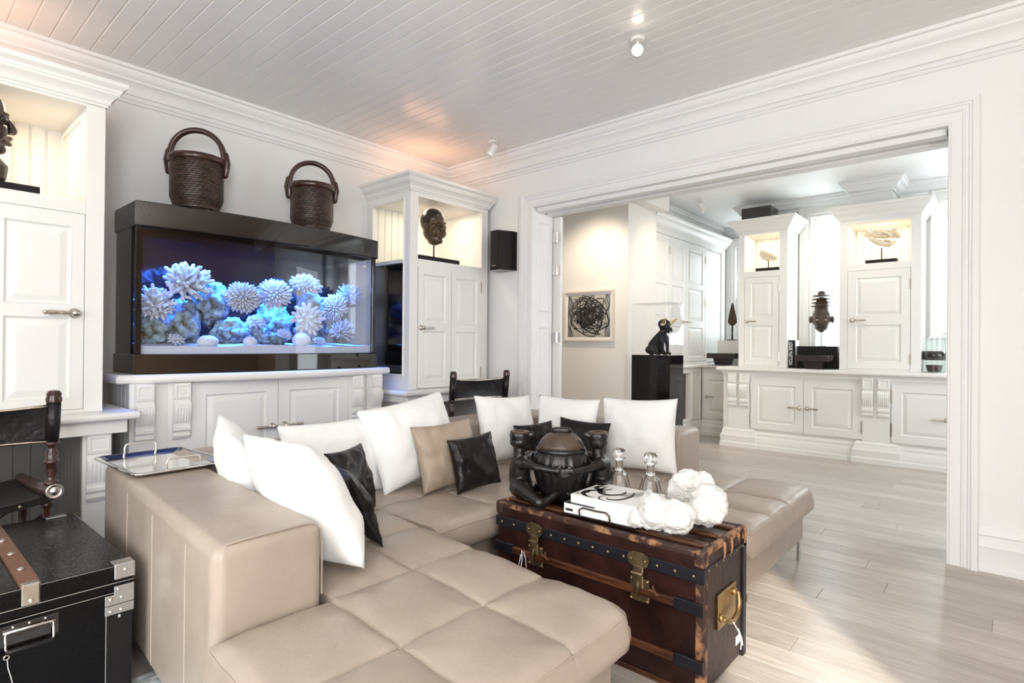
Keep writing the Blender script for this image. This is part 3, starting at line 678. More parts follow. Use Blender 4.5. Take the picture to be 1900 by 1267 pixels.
b = MB(); b.tube([(TX0+.15, 4.05, 1.955), (TX1-.15, 4.05, 1.955)], .006, 8); b.done('lamp_tube', BLUELAMP, AQ, world=True)
# sand bed
b = MB(); NX, NY = 60, 14; g = []
for j in range(NY+1):
    row = []
    for i in range(NX+1):
        u, v = i/NX, j/NY; x = TX0+.032+(TX1-TX0-.064)*u; yf = 3.962-(3.962-3.864)*(1-(2*u-1)**2)+.003; y = yf+(4.33-yf)*v
        row.append(Vector((x, y, 1.172+.018*noise.noise(Vector((x*3.2, y*4, 0)))+.02*v)))
    g.append(row)
fr = [Vector((p.x, p.y, 1.1185)) for p in g[0]]
b.ring_faces([fr]+g, False)
tag(b.done('sand_bed', SAND, AQ, world=True, smooth=True, auto=50), kind='stuff')
# blue lamps in the hood
for xx in (1.42, 1.9, 2.35):
    l = bpy.data.lights.new('aquarium_lamp', 'AREA'); l.shape = 'RECTANGLE'; l.size = .45; l.size_y = .16; l.energy = 40; l.color = (.03, .20, 1.0); l.spread = R(60)
    lo = bpy.data.objects.new('aquarium_lamp', l); COL.objects.link(lo); lo.location = (xx, 4.12, 1.96)
l = bpy.data.lights.new('aquarium_lamp', 'AREA'); l.shape = 'RECTANGLE'; l.size = 1.4; l.size_y = .05; l.energy = 2.5; l.color = (.25, .50, 1.0); l.spread = R(60)
lo = bpy.data.objects.new('aquarium_lamp', l); COL.objects.link(lo); lo.location = (TC, 3.93, 1.96); lo.rotation_euler = (R(14), 0, 0)
# --- corals, reef rocks, pebbles
RN = random.Random(11)
def rot_to(d): return Vector((0, 0, 1)).rotation_difference(Vector(d).normalized()).to_matrix().to_4x4()
def coral(label, loc, r, facing, n, thick, kind='disc', squash=.75):
    b = MB(); M = rot_to(facing)
    for i in range(n):
        # golden-spiral directions over a hemisphere
        t = (i+.5)/n; th = math.acos(1-t*(1.05 if kind != 'star' else .98)); ph = i*2.39996
        d = Vector((math.sin(th)*math.cos(ph), math.sin(th)*math.sin(ph), math.cos(th)*squash))
        L = r*(.86+.22*RN.random()); s = Vector((RN.uniform(-1, 1), RN.uniform(-1, 1), RN.uniform(-1, 1)))*.12
        p0 = d*r*.12; p1 = d*L*.6 + s*r*.35; p2 = d*L + s*r*.2
        if kind == 'disc':
            tang = Vector((-math.sin(ph), math.cos(ph), 0))
            b.cap([M @ p0, M @ p1, M @ p2], [thick*.5, thick*.95, thick*.8], 6, flat=.55, up=M.to_3x3() @ tang.cross(d))
        elif kind == 'star':
            b.cap([M @ p0, M @ p1, M @ p2], [thick*.8, thick*1.0, thick*1.05], 7)
            side = d.cross(Vector((0, 0, 1))).normalized()*RN.choice((-1, 1))
            b.cap([M @ (d*L*.55), M @ (d*L*.8+side*r*.16)], [thick*.7, thick*.6], 6)
        else:
            b.cap([M @ p0, M @ p1, M @ p2], [thick*1.0, thick*.9, thick*.62], 6)
            for q in range(2):
                e = Vector((RN.uniform(-1, 1), RN.uniform(-1, 1), RN.uniform(-.3, 1))).normalized()
                st_ = d*L*(.55+.2*q); b.cap([M @ st_, M @ (st_+(d*.4+e*.8).normalized()*r*.30)], [thick*.75, thick*.5], 5)
    b.ell((0, 0, 0), r*.3, r*.3, r*.3, 10, 6)
    o = b.done('coral', CORALW, None, smooth=True); o.location = loc
    return tag(o, label, 'coral', 'white corals in the aquarium')
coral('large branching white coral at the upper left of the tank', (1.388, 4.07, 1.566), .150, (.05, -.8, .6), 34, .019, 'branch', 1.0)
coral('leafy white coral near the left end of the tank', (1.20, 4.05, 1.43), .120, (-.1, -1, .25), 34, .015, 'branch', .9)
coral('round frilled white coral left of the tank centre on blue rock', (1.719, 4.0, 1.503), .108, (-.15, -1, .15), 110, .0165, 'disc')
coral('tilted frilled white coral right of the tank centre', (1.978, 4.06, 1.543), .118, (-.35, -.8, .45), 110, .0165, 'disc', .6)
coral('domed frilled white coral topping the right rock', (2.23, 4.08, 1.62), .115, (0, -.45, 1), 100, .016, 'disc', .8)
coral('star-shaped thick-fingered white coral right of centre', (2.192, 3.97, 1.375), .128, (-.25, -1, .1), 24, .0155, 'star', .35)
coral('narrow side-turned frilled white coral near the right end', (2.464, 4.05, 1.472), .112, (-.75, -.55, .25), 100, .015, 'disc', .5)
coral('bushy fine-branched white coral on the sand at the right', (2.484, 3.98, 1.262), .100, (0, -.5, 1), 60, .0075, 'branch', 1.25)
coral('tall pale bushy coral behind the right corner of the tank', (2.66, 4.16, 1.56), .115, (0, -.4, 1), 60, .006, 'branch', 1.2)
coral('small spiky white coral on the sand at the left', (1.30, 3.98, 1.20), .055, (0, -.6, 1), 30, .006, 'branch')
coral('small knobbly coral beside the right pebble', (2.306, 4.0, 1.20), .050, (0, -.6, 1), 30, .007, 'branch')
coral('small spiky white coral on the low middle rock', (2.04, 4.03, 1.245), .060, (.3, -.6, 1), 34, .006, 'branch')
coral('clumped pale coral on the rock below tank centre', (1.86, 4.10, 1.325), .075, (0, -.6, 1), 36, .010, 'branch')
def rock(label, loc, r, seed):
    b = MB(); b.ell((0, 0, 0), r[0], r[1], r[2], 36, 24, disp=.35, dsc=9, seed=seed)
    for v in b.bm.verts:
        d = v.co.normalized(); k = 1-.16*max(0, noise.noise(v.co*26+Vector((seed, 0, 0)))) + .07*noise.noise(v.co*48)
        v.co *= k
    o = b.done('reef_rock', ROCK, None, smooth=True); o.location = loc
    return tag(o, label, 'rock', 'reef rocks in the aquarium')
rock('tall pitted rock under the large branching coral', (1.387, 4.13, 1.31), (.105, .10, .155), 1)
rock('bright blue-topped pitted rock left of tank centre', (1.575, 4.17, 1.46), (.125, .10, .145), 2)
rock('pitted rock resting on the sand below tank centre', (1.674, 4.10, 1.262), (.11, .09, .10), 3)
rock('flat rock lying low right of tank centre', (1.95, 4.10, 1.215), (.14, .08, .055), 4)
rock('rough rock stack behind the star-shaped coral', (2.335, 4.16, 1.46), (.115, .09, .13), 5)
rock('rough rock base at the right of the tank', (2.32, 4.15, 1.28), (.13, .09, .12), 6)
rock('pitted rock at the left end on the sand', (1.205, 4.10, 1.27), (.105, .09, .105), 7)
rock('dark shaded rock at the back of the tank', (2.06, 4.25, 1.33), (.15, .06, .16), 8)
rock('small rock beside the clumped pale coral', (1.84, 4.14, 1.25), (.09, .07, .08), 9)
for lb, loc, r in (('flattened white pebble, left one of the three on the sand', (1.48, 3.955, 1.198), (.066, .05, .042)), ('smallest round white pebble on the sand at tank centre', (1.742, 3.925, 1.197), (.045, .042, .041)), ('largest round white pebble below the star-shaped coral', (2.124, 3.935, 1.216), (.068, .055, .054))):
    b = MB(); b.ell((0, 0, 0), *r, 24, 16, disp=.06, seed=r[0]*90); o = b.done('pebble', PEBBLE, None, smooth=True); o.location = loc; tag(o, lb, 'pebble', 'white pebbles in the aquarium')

# ================================================================== BASKETS on the tank
def basket(label, loc, s, rz, hh, low):
    t = thing('basket', label, 'basket', loc, rz, 'wicker baskets on the aquarium')
    H = .345*s; rb, rt = .130*s, .152*s
    prof = [(.001, 0), (rb*.70, 0), (rb*.86, .012*s), (rb*1.03, .05*s), (rb*1.17, .10*s), (rt*1.0, H*.55), (rt*1.0, H*.85), (rt*.96, H)]
    P = []
    for a, c in zip(prof[:-1], prof[1:]):
        for k in range(4): P.append((a[0]+(c[0]-a[0])*k/4, a[1]+(c[1]-a[1])*k/4))
    P.append(prof[-1]); P += [(rt*.94, H), (rt*.93, H*.6), (rb, .03)]
    b = MB(); b.lathe(P, 48); o = b.done('body', WICKER, t, smooth=True, auto=60); lathe_uv(o, 16, 21/s)
    b = MB(); b.lathe([(rt*.96, H-.028*s), (rt*1.06, H-.026*s), (rt*1.085, H-.008*s), (rt*1.06, H+.012*s), (rt*.98, H+.014*s), (rt*.93, H+.006*s)], 48, mod=lambda a, z: 1+.012*math.sin(30*a)); b.done('rim', DARKWOOD, t, smooth=True)
    b = MB(); pts = []; n = 22
    for i in range(n+1):
        a = PI*i/n; pts.append((math.cos(a)*rt*1.02*(1+.03*math.sin(a)), 0, H*.98+math.sin(a)**.85*hh))
    for dy in (-.012*s, .012*s): b.tube([(x, dy, z) for x, _, z in pts], [.019*s]*(n+1), 8, flat=.75)
    b.done('handle', DARKWOOD, t, smooth=True)
    for q in (-1, 1):
        b = MB(); b.cap([(q*rt*1.05, 0, H+.05*s), (q*rt*1.09, 0, H-.01), (q*rt*1.06, 0, H-.085*s)], [.018*s, .023*s, .016*s], 8, flat=1.5); b.done('handle_lashing', DARKWOOD, t, smooth=True)
    return t
basket('larger dark wicker basket with arched handle on the left of the tank lid', (1.452, 4.09, 2.045), 1.06, R(-33), .21, 0)
basket('smaller dark wicker basket with low arched handle on the right of the lid', (2.285, 4.09, 2.045), 1.05, R(-24), .20, 0)

# ================================================================== WALL SPEAKER, SPOT LIGHTS
t = thing('wall_speaker', 'black loudspeaker mounted on the white wall left of the opening', 'speaker', (XW, 3.55, 1.88))
b = MB(); pr_ = [(0, -.115), (-.06, -.105), (-.17, -.06), (-.185, -.05), (-.185, .05), (-.17, .06), (-.06, .105), (0, .115)]
b.prism([(x, y) for x, y in pr_], .012, .352); b.done('cabinet', BLACKMAT, t)
b = MB(); b.prism([(-.186, -.045), (-.19, -.04), (-.19, .04), (-.186, .045)], .02, .34); b.done('grille', mat('speaker_cloth', (.012, .012, .012), .9), t)
b = MB(); b.prism([(x*1.03, y*1.03) for x, y in pr_], 0, .012).prism([(x*1.03, y*1.03) for x, y in pr_], .352, .362); b.done('end_cap', BLACKGLOSS, t)
b = MB(); b.box(-.193, -.02, .035, -.190, .02, .042); b.done('badge', STEEL, t)
def spot(label, loc, tilt, az, on, power=0, blend=.6, ang=70, col=(1, .82, .62)):
    t = thing('ceiling_spotlight', label, 'spotlight', loc, az)
    b = MB(); b.lathe([(.001, 0), (.042, 0), (.042, -.010), (.036, -.016), (.001, -.016)], 20); b.cyl((0, 0, -.016), (0, 0, -.05), .008, n=8); b.done('mount', WHITE, t, smooth=True, auto=40)
    M = Matrix.Translation((0, 0, -.075)) @ Matrix.Rotation(tilt, 4, 'Y')
    b = MB(); b.lathe([(.001, .05), (.024, .05), (.032, .042), (.034, -.055), (.030, -.057), (.028, -.045), (.001, -.04)], 20, M=M); b.cyl((-.0, -.036, -.072), (0, .036, -.072), .007, n=8); b.done('lamp_head', WHITE, t, smooth=True, auto=40)
    if on:
        b = MB(); b.lathe([(.001, -.050), (.026, -.050), (.026, -.044), (.001, -.044)], 20, M=M); b.done('bulb', LAMP, t)
    if power:
        l = bpy.data.lights.new('spot_lamp', 'SPOT'); l.energy = power; l.spot_size = R(ang); l.spot_blend = blend; l.color = col; l.shadow_soft_size = .03
        lo = bpy.data.objects.new('spot_lamp', l); COL.objects.link(lo); lo.parent = t; lo.matrix_local = M @ Matrix.Translation((0, 0, -.062))
    return t
spot('lit white ceiling spotlight glaring toward the room, nearest the camera', (2.93, 1.617, CZ), R(72), R(29), True, 22)
spot('white ceiling spotlight near the corner above the mask cabinet', (3.604, 3.40, CZ), R(30), R(-49), False, 0)
spot('tiny white ceiling spotlight in the far room', (6.755, 2.83, CZ), R(35), R(100), False, 0)
# warm uplights lying on top of the two display cabinets
for xx, e in ((.30, 1.3), (3.35, 1.7)):
    l = bpy.data.lights.new('cabinet_uplight', 'AREA'); l.shape = 'RECTANGLE'; l.size = .5; l.size_y = .08; l.energy = e; l.color = (1, .47, .24)
    lo = bpy.data.objects.new('cabinet_uplight', l); COL.objects.link(lo); lo.location = (xx, 4.0, 2.64); lo.rotation_euler = (R(180), 0, 0)
for nm, loc, tg, e in (('cornice_spot', (.25, 3.1, 2.9), (.25, 3.72, 2.55), 5.5), ('cornice_spot', (3.55, 3.32, 2.86), (3.42, 3.68, 2.56), 3.5)):
    l = bpy.data.lights.new(nm, 'SPOT'); l.energy = e; l.spot_size = R(85); l.spot_blend = .9; l.color = (1, .80, .58); l.shadow_soft_size = .03
    lo = bpy.data.objects.new(nm, l); COL.objects.link(lo); lo.location = loc; lo.rotation_euler = (Vector(tg)-Vector(loc)).to_track_quat('-Z', 'Y').to_euler()
# ================================================================== SOFA
SF = thing('sectional_sofa', 'U-shaped taupe leather sectional sofa with two tufted chaise ends', 'sofa', (2.1, 2.0, 0))
def shear(o, k, y0=1.56):
    for v in o.data.vertices: v.co.x += k*(v.co.y-y0)
    return o
KL = .07
def fin(mb, name, m=None, k=0, auto=35, smooth=True):
    o = mb.done(name, m or LEATHER, None, smooth=smooth, auto=auto)
    if k: shear(o, k)
    o.data.transform(wm(SF).inverted()); o.parent = SF; WM[o.name] = wm(SF); return o
def cushion(name, x0, x1, y0, y1, xs, ys, zt, zb, edges='LRFB', k=0, n=.022, r=.05, seed=1.0):
    def axis(a, b, seams, e0, e1):
        pts = set()
        m = max(2, int((b-a)/n))
        for i in range(m+1): pts.add(round(a+(b-a)*i/m, 5))
        for s in seams:
            for d in (-.012, -.006, 0, .006, .012): pts.add(round(s+d, 5))
        for e, q, sg in ((e0, a, 1), (e1, b, -1)):
            if e:
                for f in (.02, .08, .2, .4, .7): pts.add(round(q+sg*r*f, 5))
        return sorted(pts)
    X = axis(x0, x1, xs, 'L' in edges, 'R' in edges); Y = axis(y0, y1, ys, 'F' in edges, 'B' in edges)
    cx = [x0]+[s for s in xs]+[x1]; cy = [y0]+[s for s in ys]+[y1]
    def cell(q, c):
        for a, b in zip(c[:-1], c[1:]):
            if a <= q <= b+1e-6: return (q-a)/(b-a)*2-1
        return 0
    def H(x, y):
        u, v = cell(x, cx), cell(y, cy)
        z = zt - .016 + .020*(max(0, 1-abs(u)**3.0)*max(0, 1-abs(v)**3.0))**.7
        for s in xs: z -= .006*math.exp(-((x-s)/.007)**2)
        for s in ys: z -= .006*math.exp(-((y-s)/.007)**2)
        qx = qy = 0.0
        for e, d in (('L', x-x0), ('R', x1-x), ('F', y-y0), ('B', y1-y)):
            if e in edges and d < r:
                if e in 'LR': qx = r-d
                else: qy = r-d
        q = min(r, max(qx, qy)); z -= r*(1-math.sqrt(max(0, 1-(q/r)**2)))*.85
        # soft creases running out of the seam crossings
        ang = math.atan2(v, u); rad = math.hypot(abs(u)-1, abs(v)-1)
        z += .005*math.exp(-rad*2.2)*math.sin(ang*9+seed*3+6*noise.noise(Vector((x*3, y*3, seed)))) + .0045*noise.noise(Vector((x*9+seed, y*9, 0)))
        return z
    def warp(x, y):      # round the free corners in plan
        rc = .065; px, py = x, y
        ex = ('L', x0, 1) if ('L' in edges and x-x0 < rc) else (('R', x1, -1) if ('R' in edges and x1-x < rc) else None)
        ey = ('F', y0, 1) if ('F' in edges and y-y0 < rc) else (('B', y1, -1) if ('B' in edges and y1-y < rc) else None)
        if ex and ey:
            dx = rc-abs(x-ex[1]); dy = rc-abs(y-ey[1]); L = math.hypot(dx, dy)
            if L > 1e-6:
                k = max(dx, dy)/L; px = ex[1]+ex[2]*(rc-dx*k); py = ey[1]+ey[2]*(rc-dy*k)
        return px, py
    b = MB(); g = [[Vector((*warp(x, y), H(x, y))) for x in X] for y in Y]
    V = [[b.bm.verts.new(p) for p in row] for row in g]
    for j in range(len(Y)-1):
        for i in range(len(X)-1): b.bm.faces.new((V[j][i], V[j][i+1], V[j+1][i+1], V[j+1][i]))
    per = [V[0][i] for i in range(len(X))]+[V[j][-1] for j in range(1, len(Y))]+[V[-1][i] for i in range(len(X)-2, -1, -1)]+[V[j][0] for j in range(len(Y)-2, 0, -1)]
    po = [(X[i], Y[0]) for i in range(len(X))]+[(X[-1], Y[j]) for j in range(1, len(Y))]+[(X[i], Y[-1]) for i in range(len(X)-2, -1, -1)]+[(X[0], Y[j]) for j in range(len(Y)-2, 0, -1)]
    def ringat(off, zf):
        out = []
        for v, (hx, hy) in zip(per, po):
            x, y, z = v.co
            ox = (-off if hx <= x0+1e-4 and 'L' in edges else 0) + (off if hx >= x1-1e-4 and 'R' in edges else 0)
            oy = (-off if hy <= y0+1e-4 and 'F' in edges else 0) + (off if hy >= y1-1e-4 and 'B' in edges else 0)
            zz = z+(zb-z)*zf
            out.append(b.bm.verts.new((x+ox, y+oy, zz)))
        return out
    R_ = [per, ringat(.006, .18), ringat(.008, .45), ringat(.003, .75), ringat(-.012, .93), ringat(-.03, 1.0)]
    m = len(per)
    for a, c in zip(R_[:-1], R_[1:]):
        for i in range(m): b.bm.faces.new((a[i], a[(i+1) % m], c[(i+1) % m], c[i]))
    b.bm.faces.new(R_[-1])
    o = fin(b, name, k=k, auto=60)
    # raised seams on top and piping round the exposed edge
    s = MB()
    for q in xs: s.tube([(q, y, H(q, y)+.0012) for y in [y0+(y1-y0)*i/30 for i in range(31)]], .0016, 5)
    for q in ys: s.tube([(x, q, H(x, q)+.0012) for x in [x0+(x1-x0)*i/30 for i in range(31)]], .0016, 5)
    for e, P in (('F', [(x0+.01+(x1-x0-.02)*i/30, y0) for i in range(31)]), ('R', [(x1, y0+.01+(y1-y0-.02)*i/30) for i in range(31)]), ('L', [(x0, y0+.01+(y1-y0-.02)*i/30) for i in range(31)])):
        if e in edges:
            of = {'F': (0, .006), 'R': (-.006, 0), 'L': (.006, 0)}[e]
            s.tube([(*warp(a+of[0], c+of[1]), H(a+of[0], c+of[1])+.0015) for a, c in P], .0024, 5)
    sm = fin(s, 'seam', LEATHER_S if False else LEATHER, k=k); sm.parent = o
    return o
ST = .428
cushion('seat_cushion', .585, 1.575, .83, 1.55, [.945, 1.262], [1.185], ST, .285, 'LRF', KL, seed=1)
cushion('seat_cushion', .945, 1.575, 1.55, 2.76, [1.262], [1.90, 2.25], ST, .285, 'R', KL, seed=2)
cushion('seat_cushion', 1.60, 2.46, 1.80, 2.76, [2.03], [2.25], ST, .285, 'F', 0, seed=3)
cushion('seat_cushion', 2.46, 3.50, .80, 1.50, [2.76, 3.06], [1.16], ST, .285, 'LRF', 0, seed=4)
cushion('seat_cushion', 2.46, 3.29, 1.50, 2.76, [2.76, 3.06], [1.90, 2.25], ST, .285, 'L', 0, seed=5)
# arms, back, bases
b = MB(); b.box(.602, 1.562, .07, .925, 3.04, .655, bev=.038, seg=5); armL = fin(b, 'arm', k=KL)
b = MB(); b.box(3.287, 1.50, .12, 3.592, 2.92, .668, bev=.030, seg=4); armR = fin(b, 'arm')
b = MB(); b.box(.96, 2.74, .12, 3.592, 3.04, .672, bev=.035, seg=5); bk = fin(b, 'backrest')
b = MB(); b.box(.65, .885, .07, 1.535, 2.75, .30, bev=.02, seg=3); fin(b, 'base', k=KL)
b = MB(); b.box(1.55, 1.87, .12, 2.55, 2.75, .30, bev=.02, seg=3); fin(b, 'base')
b = MB(); b.box(2.52, .85, .12, 3.46, 2.75, .30, bev=.02, seg=3); fin(b, 'base')
def stitch(parent, pts, k=0, r=.0011):
    s = MB(); s.tube(pts, r, 5); o = fin(s, 'stitching', STITCH, k=k); o.parent = parent
for y in (1.80, 2.18, 2.56): stitch(armL, [(.6012, y, .10), (.6012, y, .60), (.606, y, .632), (.620, y, .648), (.645, y, .656)], KL)
s = MB()   # piping on the front edges of the left arm
s.tube([(.62, 1.581, .632), (.645, 1.580, .6515), (.70, 1.580, .6555), (.87, 1.580, .6555), (.902, 1.580, .648), (.9185, 1.580, .628), (.925, 1.578, .58), (.925, 1.578, .43)], .0032, 6)
s.tube([(.618, 1.59, .634), (.618, 2.0, .636), (.618, 2.95, .636)], .0026, 6)
o = fin(s, 'piping', LEATHER, k=KL); o.parent = armL
s = MB(); s.tube([(3.30, 1.514, .43), (3.30, 1.514, .64), (3.318, 1.514, .655), (3.56, 1.514, .655), (3.578, 1.514, .64), (3.578, 1.514, .40)], .003, 6); s.tube([(3.302, 1.53, .657), (3.302, 2.9, .657)], .003, 6); o = fin(s, 'piping', LEATHER); o.parent = armR
s = MB()
for x in (1.70, 2.45, 3.0): s.tube([(x, 2.739, .44), (x, 2.739, .63), (x, 2.752, .662), (x, 2.78, .6735), (x, 3.0, .6735)], .0024, 6)
o = fin(s, 'piping', LEATHER); o.parent = bk
for (x, y) in ((3.465, .875), (2.60, .885), (3.43, 2.6), (1.42, .93), (.72, .93), (.75, 2.9), (2.0, 2.6)):
    b = MB(); b.box(x-.022, y-.006, 0, x+.022, y+.006, .125, bev=.002); fin(b, 'leg', STEEL, smooth=False)

# ================================================================== CUSHIONS
def pillow(label, m, bc, yaw, lean, w, h, t, roll=0, seed=0, group=None, sag=.0, pinch=.075, name='cushion', wr=.013):
    N = 22; b = MB(); fr, bk = [], []
    for j in range(N+1):
        v = j/N*2-1; r0, r1 = [], []
        for i in range(N+1):
            u = i/N*2-1
            # denser near the border
            uu = math.sin(u*PI/2)*.55+u*.45; vv = math.sin(v*PI/2)*.55+v*.45
            x = w/2*uu*(1-pinch*(1-vv*vv)*uu*uu); z = h/2*vv*(1-pinch*(1-uu*uu)*vv*vv)
            base = (max(0, 1-abs(uu)**2.4)*max(0, 1-abs(vv)**2.4))**.55
            th = t/2*base*(1+sag*(-vv))
            nz = noise.noise(Vector((uu*2.1+seed, vv*2.1, seed*1.3)))*.018*base + wr*noise.noise(Vector((uu*6+seed, vv*3+seed, 2)))*min(1, base*3)
            z += sag*-.03*(1-uu*uu)
            r0.append(Vector((x, -th+nz, z))); r1.append(Vector((x, th*.8+nz*.6, z)))
        fr.append(r0); bk.append(r1)
    F = [[b.bm.verts.new(p) for p in r] for r in fr]
    B = [[F[j][i] if (i in (0, N) or j in (0, N)) else b.bm.verts.new(bk[j][i]) for i in range(N+1)] for j in range(N+1)]
    for j in range(N):
        for i in range(N):
            b.bm.faces.new((F[j][i], F[j][i+1], F[j+1][i+1], F[j+1][i]))
            try: b.bm.faces.new((B[j][i], B[j+1][i], B[j+1][i+1], B[j][i+1]))
            except ValueError: pass
    M = Matrix.Translation(Vector(bc)) @ Matrix.Rotation(yaw, 4, 'Z') @ Matrix.Rotation(-lean, 4, 'X') @ Matrix.Translation((0, -t*.25, h/2)) @ Matrix.Rotation(roll, 4, 'Y')
    bmesh.ops.transform(b.bm, matrix=M, verts=b.bm.verts)
    zmin = min(v.co.z for v in b.bm.verts)
    bmesh.ops.translate(b.bm, vec=(0, 0, bc[2]-zmin), verts=b.bm.verts)
    o = b.done(name, m, None, smooth=True, loc=bc)
    return tag(o, label, 'cushion', group)
WG = 'white cotton cushions on the sofa'; KG = 'black leather cushions on the sofa'
S0 = ST-.008
pillow('white cushion nearest the camera, leaning on the left arm of the sofa', COTTON, (1.065, 1.93, S0), R(84), R(23), .68, .45, .25, R(4), 1.0, WG, sag=.2, pinch=.045)
pillow('white cushion on the left arm, directly behind the nearest white one', COTTON, (1.07, 2.46, S0), R(72), R(16), .50, .44, .18, R(-3), 2.2, WG)
pillow('oblong white cushion on the backrest, left of the largest white one', COTTON, (1.55, 2.52, S0), R(-4), R(18), .52, .40, .16, R(-1), 3.1, WG)
pillow('largest tilted white cushion on the backrest, behind the brown cushion', COTTON, (2.02, 2.44, S0), R(2), R(22), .63, .46, .19, R(-7), 4.7, WG)
pillow('white cushion between the largest white one and the carved pot', COTTON, (2.80, 2.46, S0), R(-8), R(18), .48, .445, .17, R(3), 5.3, WG)
pillow('white cushion in the right corner behind a black leather cushion', COTTON, (3.06, 2.20, S0), R(-84), R(11), .46, .435, .17, R(1), 6.4, WG)
pillow('white cushion standing against the right arm of the sofa', COTTON, (3.14, 1.70, S0), R(-80), R(7), .48, .45, .17, R(-2), 7.9, WG)
pillow('brown hide cushion in front of the largest white one', BROWNSILK, (2.09, 2.27, S0), R(-2), R(17), .42, .355, .14, R(-2), 8.8, None)
pillow('black leather cushion leaning on the brown hide cushion', BLKLEATHER, (2.15, 2.13, S0), R(-8), R(15), .30, .285, .11, R(-4), 9.1, KG, wr=.012)
pillow('black leather cushion before the oblong white one, partly hidden', BLKLEATHER, (1.45, 2.20, S0), R(30), R(16), .34, .31, .11, R(2), 10.6, KG, wr=.012)
pillow('black leather cushion mostly hidden behind the nearest white cushion', BLKLEATHER, (1.325, 1.95, S0), R(75), R(24), .34, .31, .10, R(0), 11.2, KG, wr=.012)
pillow('black leather cushion just left behind the carved pot', BLKLEATHER, (2.80, 2.24, S0), R(-14), R(12), .31, .28, .11, R(-2), 12.3, KG, wr=.012)
pillow('black leather cushion against the white one in the right corner', BLKLEATHER, (2.86, 1.94, S0), R(-76), R(14), .33, .32, .12, R(3), 13.4, KG, wr=.012)

# ================================================================== SILVER TRAY on the left arm
t = thing('serving_tray', 'rectangular silver tray with two wire handles on the sofa arm', 'tray', (.868, 2.83, .658), R(2))
b = MB(); LX, LY = .185, .262
def rr(lx, ly, r, n=5):
    P = []
    for cx, cy, a0 in ((lx-r, ly-r, 0), (-lx+r, ly-r, 90), (-lx+r, -ly+r, 180), (lx-r, -ly+r, 270)):
        for k in range(n+1): a = R(a0+90*k/n); P.append((cx+r*math.cos(a), cy+r*math.sin(a)))
    return P
rings = []
for lx, ly, z in ((LX-.035, LY-.035, 0), (LX-.03, LY-.03, .0), (LX-.016, LY-.016, .012), (LX-.004, LY-.004, .015), (LX, LY, .014), (LX+.002, LY+.002, .010), (LX, LY, .006), (LX-.014, LY-.014, .004), (LX-.03, LY-.03, -.004)):
    rings.append([Vector((x, y, z+.004)) for x, y in rr(lx, ly, .035)])
b.ring_faces([[p*1 for p in reversed(r)] for r in rings], True, True, True)
b.done('tray_body', SILVER, t, smooth=True, auto=40)
for q in (-1, 1):
    b = MB(); y = q*(LY-.012); b.tube([(-.065, y, .018), (-.065, y, .045), (-.060, y, .056), (-.05, y, .06), (.05, y, .06), (.060, y, .056), (.065, y, .045), (.065, y, .018)], .0045, 8); b.done('handle', SILVER, t, smooth=True)
# ================================================================== STEAMER TRUNK (latches on its -x face)
TX, TY0, TY1, TZ = 1.868, .765, 1.715, .505
TW = .402
tk = thing('steamer_trunk', 'old oxblood leather steamer trunk with wood slats serving as coffee table', 'trunk', (2.07, 1.24, 0))
def tp(mb, name, m, smooth=False, auto=None, parent=None): return mb.done(name, m, parent or tk, smooth=smooth, auto=auto, world=True)
tp(MB().box(TX+.004, TY0+.004, .012, TX+TW-.004, TY1-.004, .425, bev=.004), 'body', TRUNKSKIN)
tp(MB().box(TX+.001, TY0+.001, .428, TX+TW-.001, TY1-.001, TZ-.010, bev=.006, seg=2), 'lid', TRUNKSKIN)
for y0, y1 in ((TY0+.02, TY1-.02),):
    for x in (TX+.055, TX+.185, TX+.315):
        tp(MB().box(x, y0, TZ-.011, x+.042, y1, TZ, bev=.003), 'slat', TRUNKWOOD)
tp(MB().box(TX-.001, TY0+.01, TZ-.03, TX+.022, TY1-.01, TZ-.006, bev=.006, seg=2), 'edge_binding', TRUNKEDGE)
tp(MB().box(TX+TW-.022, TY0+.01, TZ-.03, TX+TW+.001, TY1-.01, TZ-.006, bev=.006, seg=2), 'edge_binding', TRUNKEDGE)
tp(MB().box(TX+.01, TY0-.001, TZ-.028, TX+TW-.01, TY0+.024, TZ-.004, bev=.006, seg=2), 'edge_binding', TRUNKEDGE)
tp(MB().box(TX+.01, TY1-.024, TZ-.028, TX+TW-.01, TY1+.001, TZ-.004, bev=.006, seg=2), 'edge_binding', TRUNKEDGE)
tp(MB().box(TX-.004, TY0-.003, .392, TX+.006, TY1+.003, .436, bev=.002), 'metal_band', TRUNKBAND)
tp(MB().box(TX-.002, TY0-.004, .425, TX+TW+.003, TY0+.006, .441, bev=.002), 'metal_band', TRUNKBAND)
for z in (.287, .095):
    tp(MB().box(TX-.012, TY0+.10, z+.004, TX+.005, TY1-.10, z+.033, bev=.003), 'slat', TRUNKWOOD)
    for a, c in ((TY0-.003, TY0+.105), (TY1-.105, TY1+.003)):
        tp(MB().box(TX-.013, a, z-.002, TX+.004, c, z+.040, bev=.002), 'slat_clamp', TRUNKBAND)
tp(MB().box(TX-.003, TY0-.003, .012, TX+.030, TY0+.030, .39, bev=.004), 'corner_guard', TRUNKEDGE)
for x0 in (TX+TW-.03,): tp(MB().box(x0, TY0-.004, .0, x0+.034, TY0+.03, .47, bev=.004), 'corner_guard', TRUNKBAND)
tp(MB().box(TX-.005, TY0-.005, .445, TX+.035, TY0+.035, TZ-.003, bev=.010, seg=2), 'lid_corner', TRUNKEDGE)
tp(MB().box(TX-.005, TY1-.035, .445, TX+.035, TY1+.005, TZ-.003, bev=.010, seg=2), 'lid_corner', TRUNKEDGE)
tp(MB().box(TX+TW-.035, TY0-.005, .450, TX+TW+.004, TY0+.035, TZ-.003, bev=.010, seg=2), 'lid_corner', TRUNKEDGE)
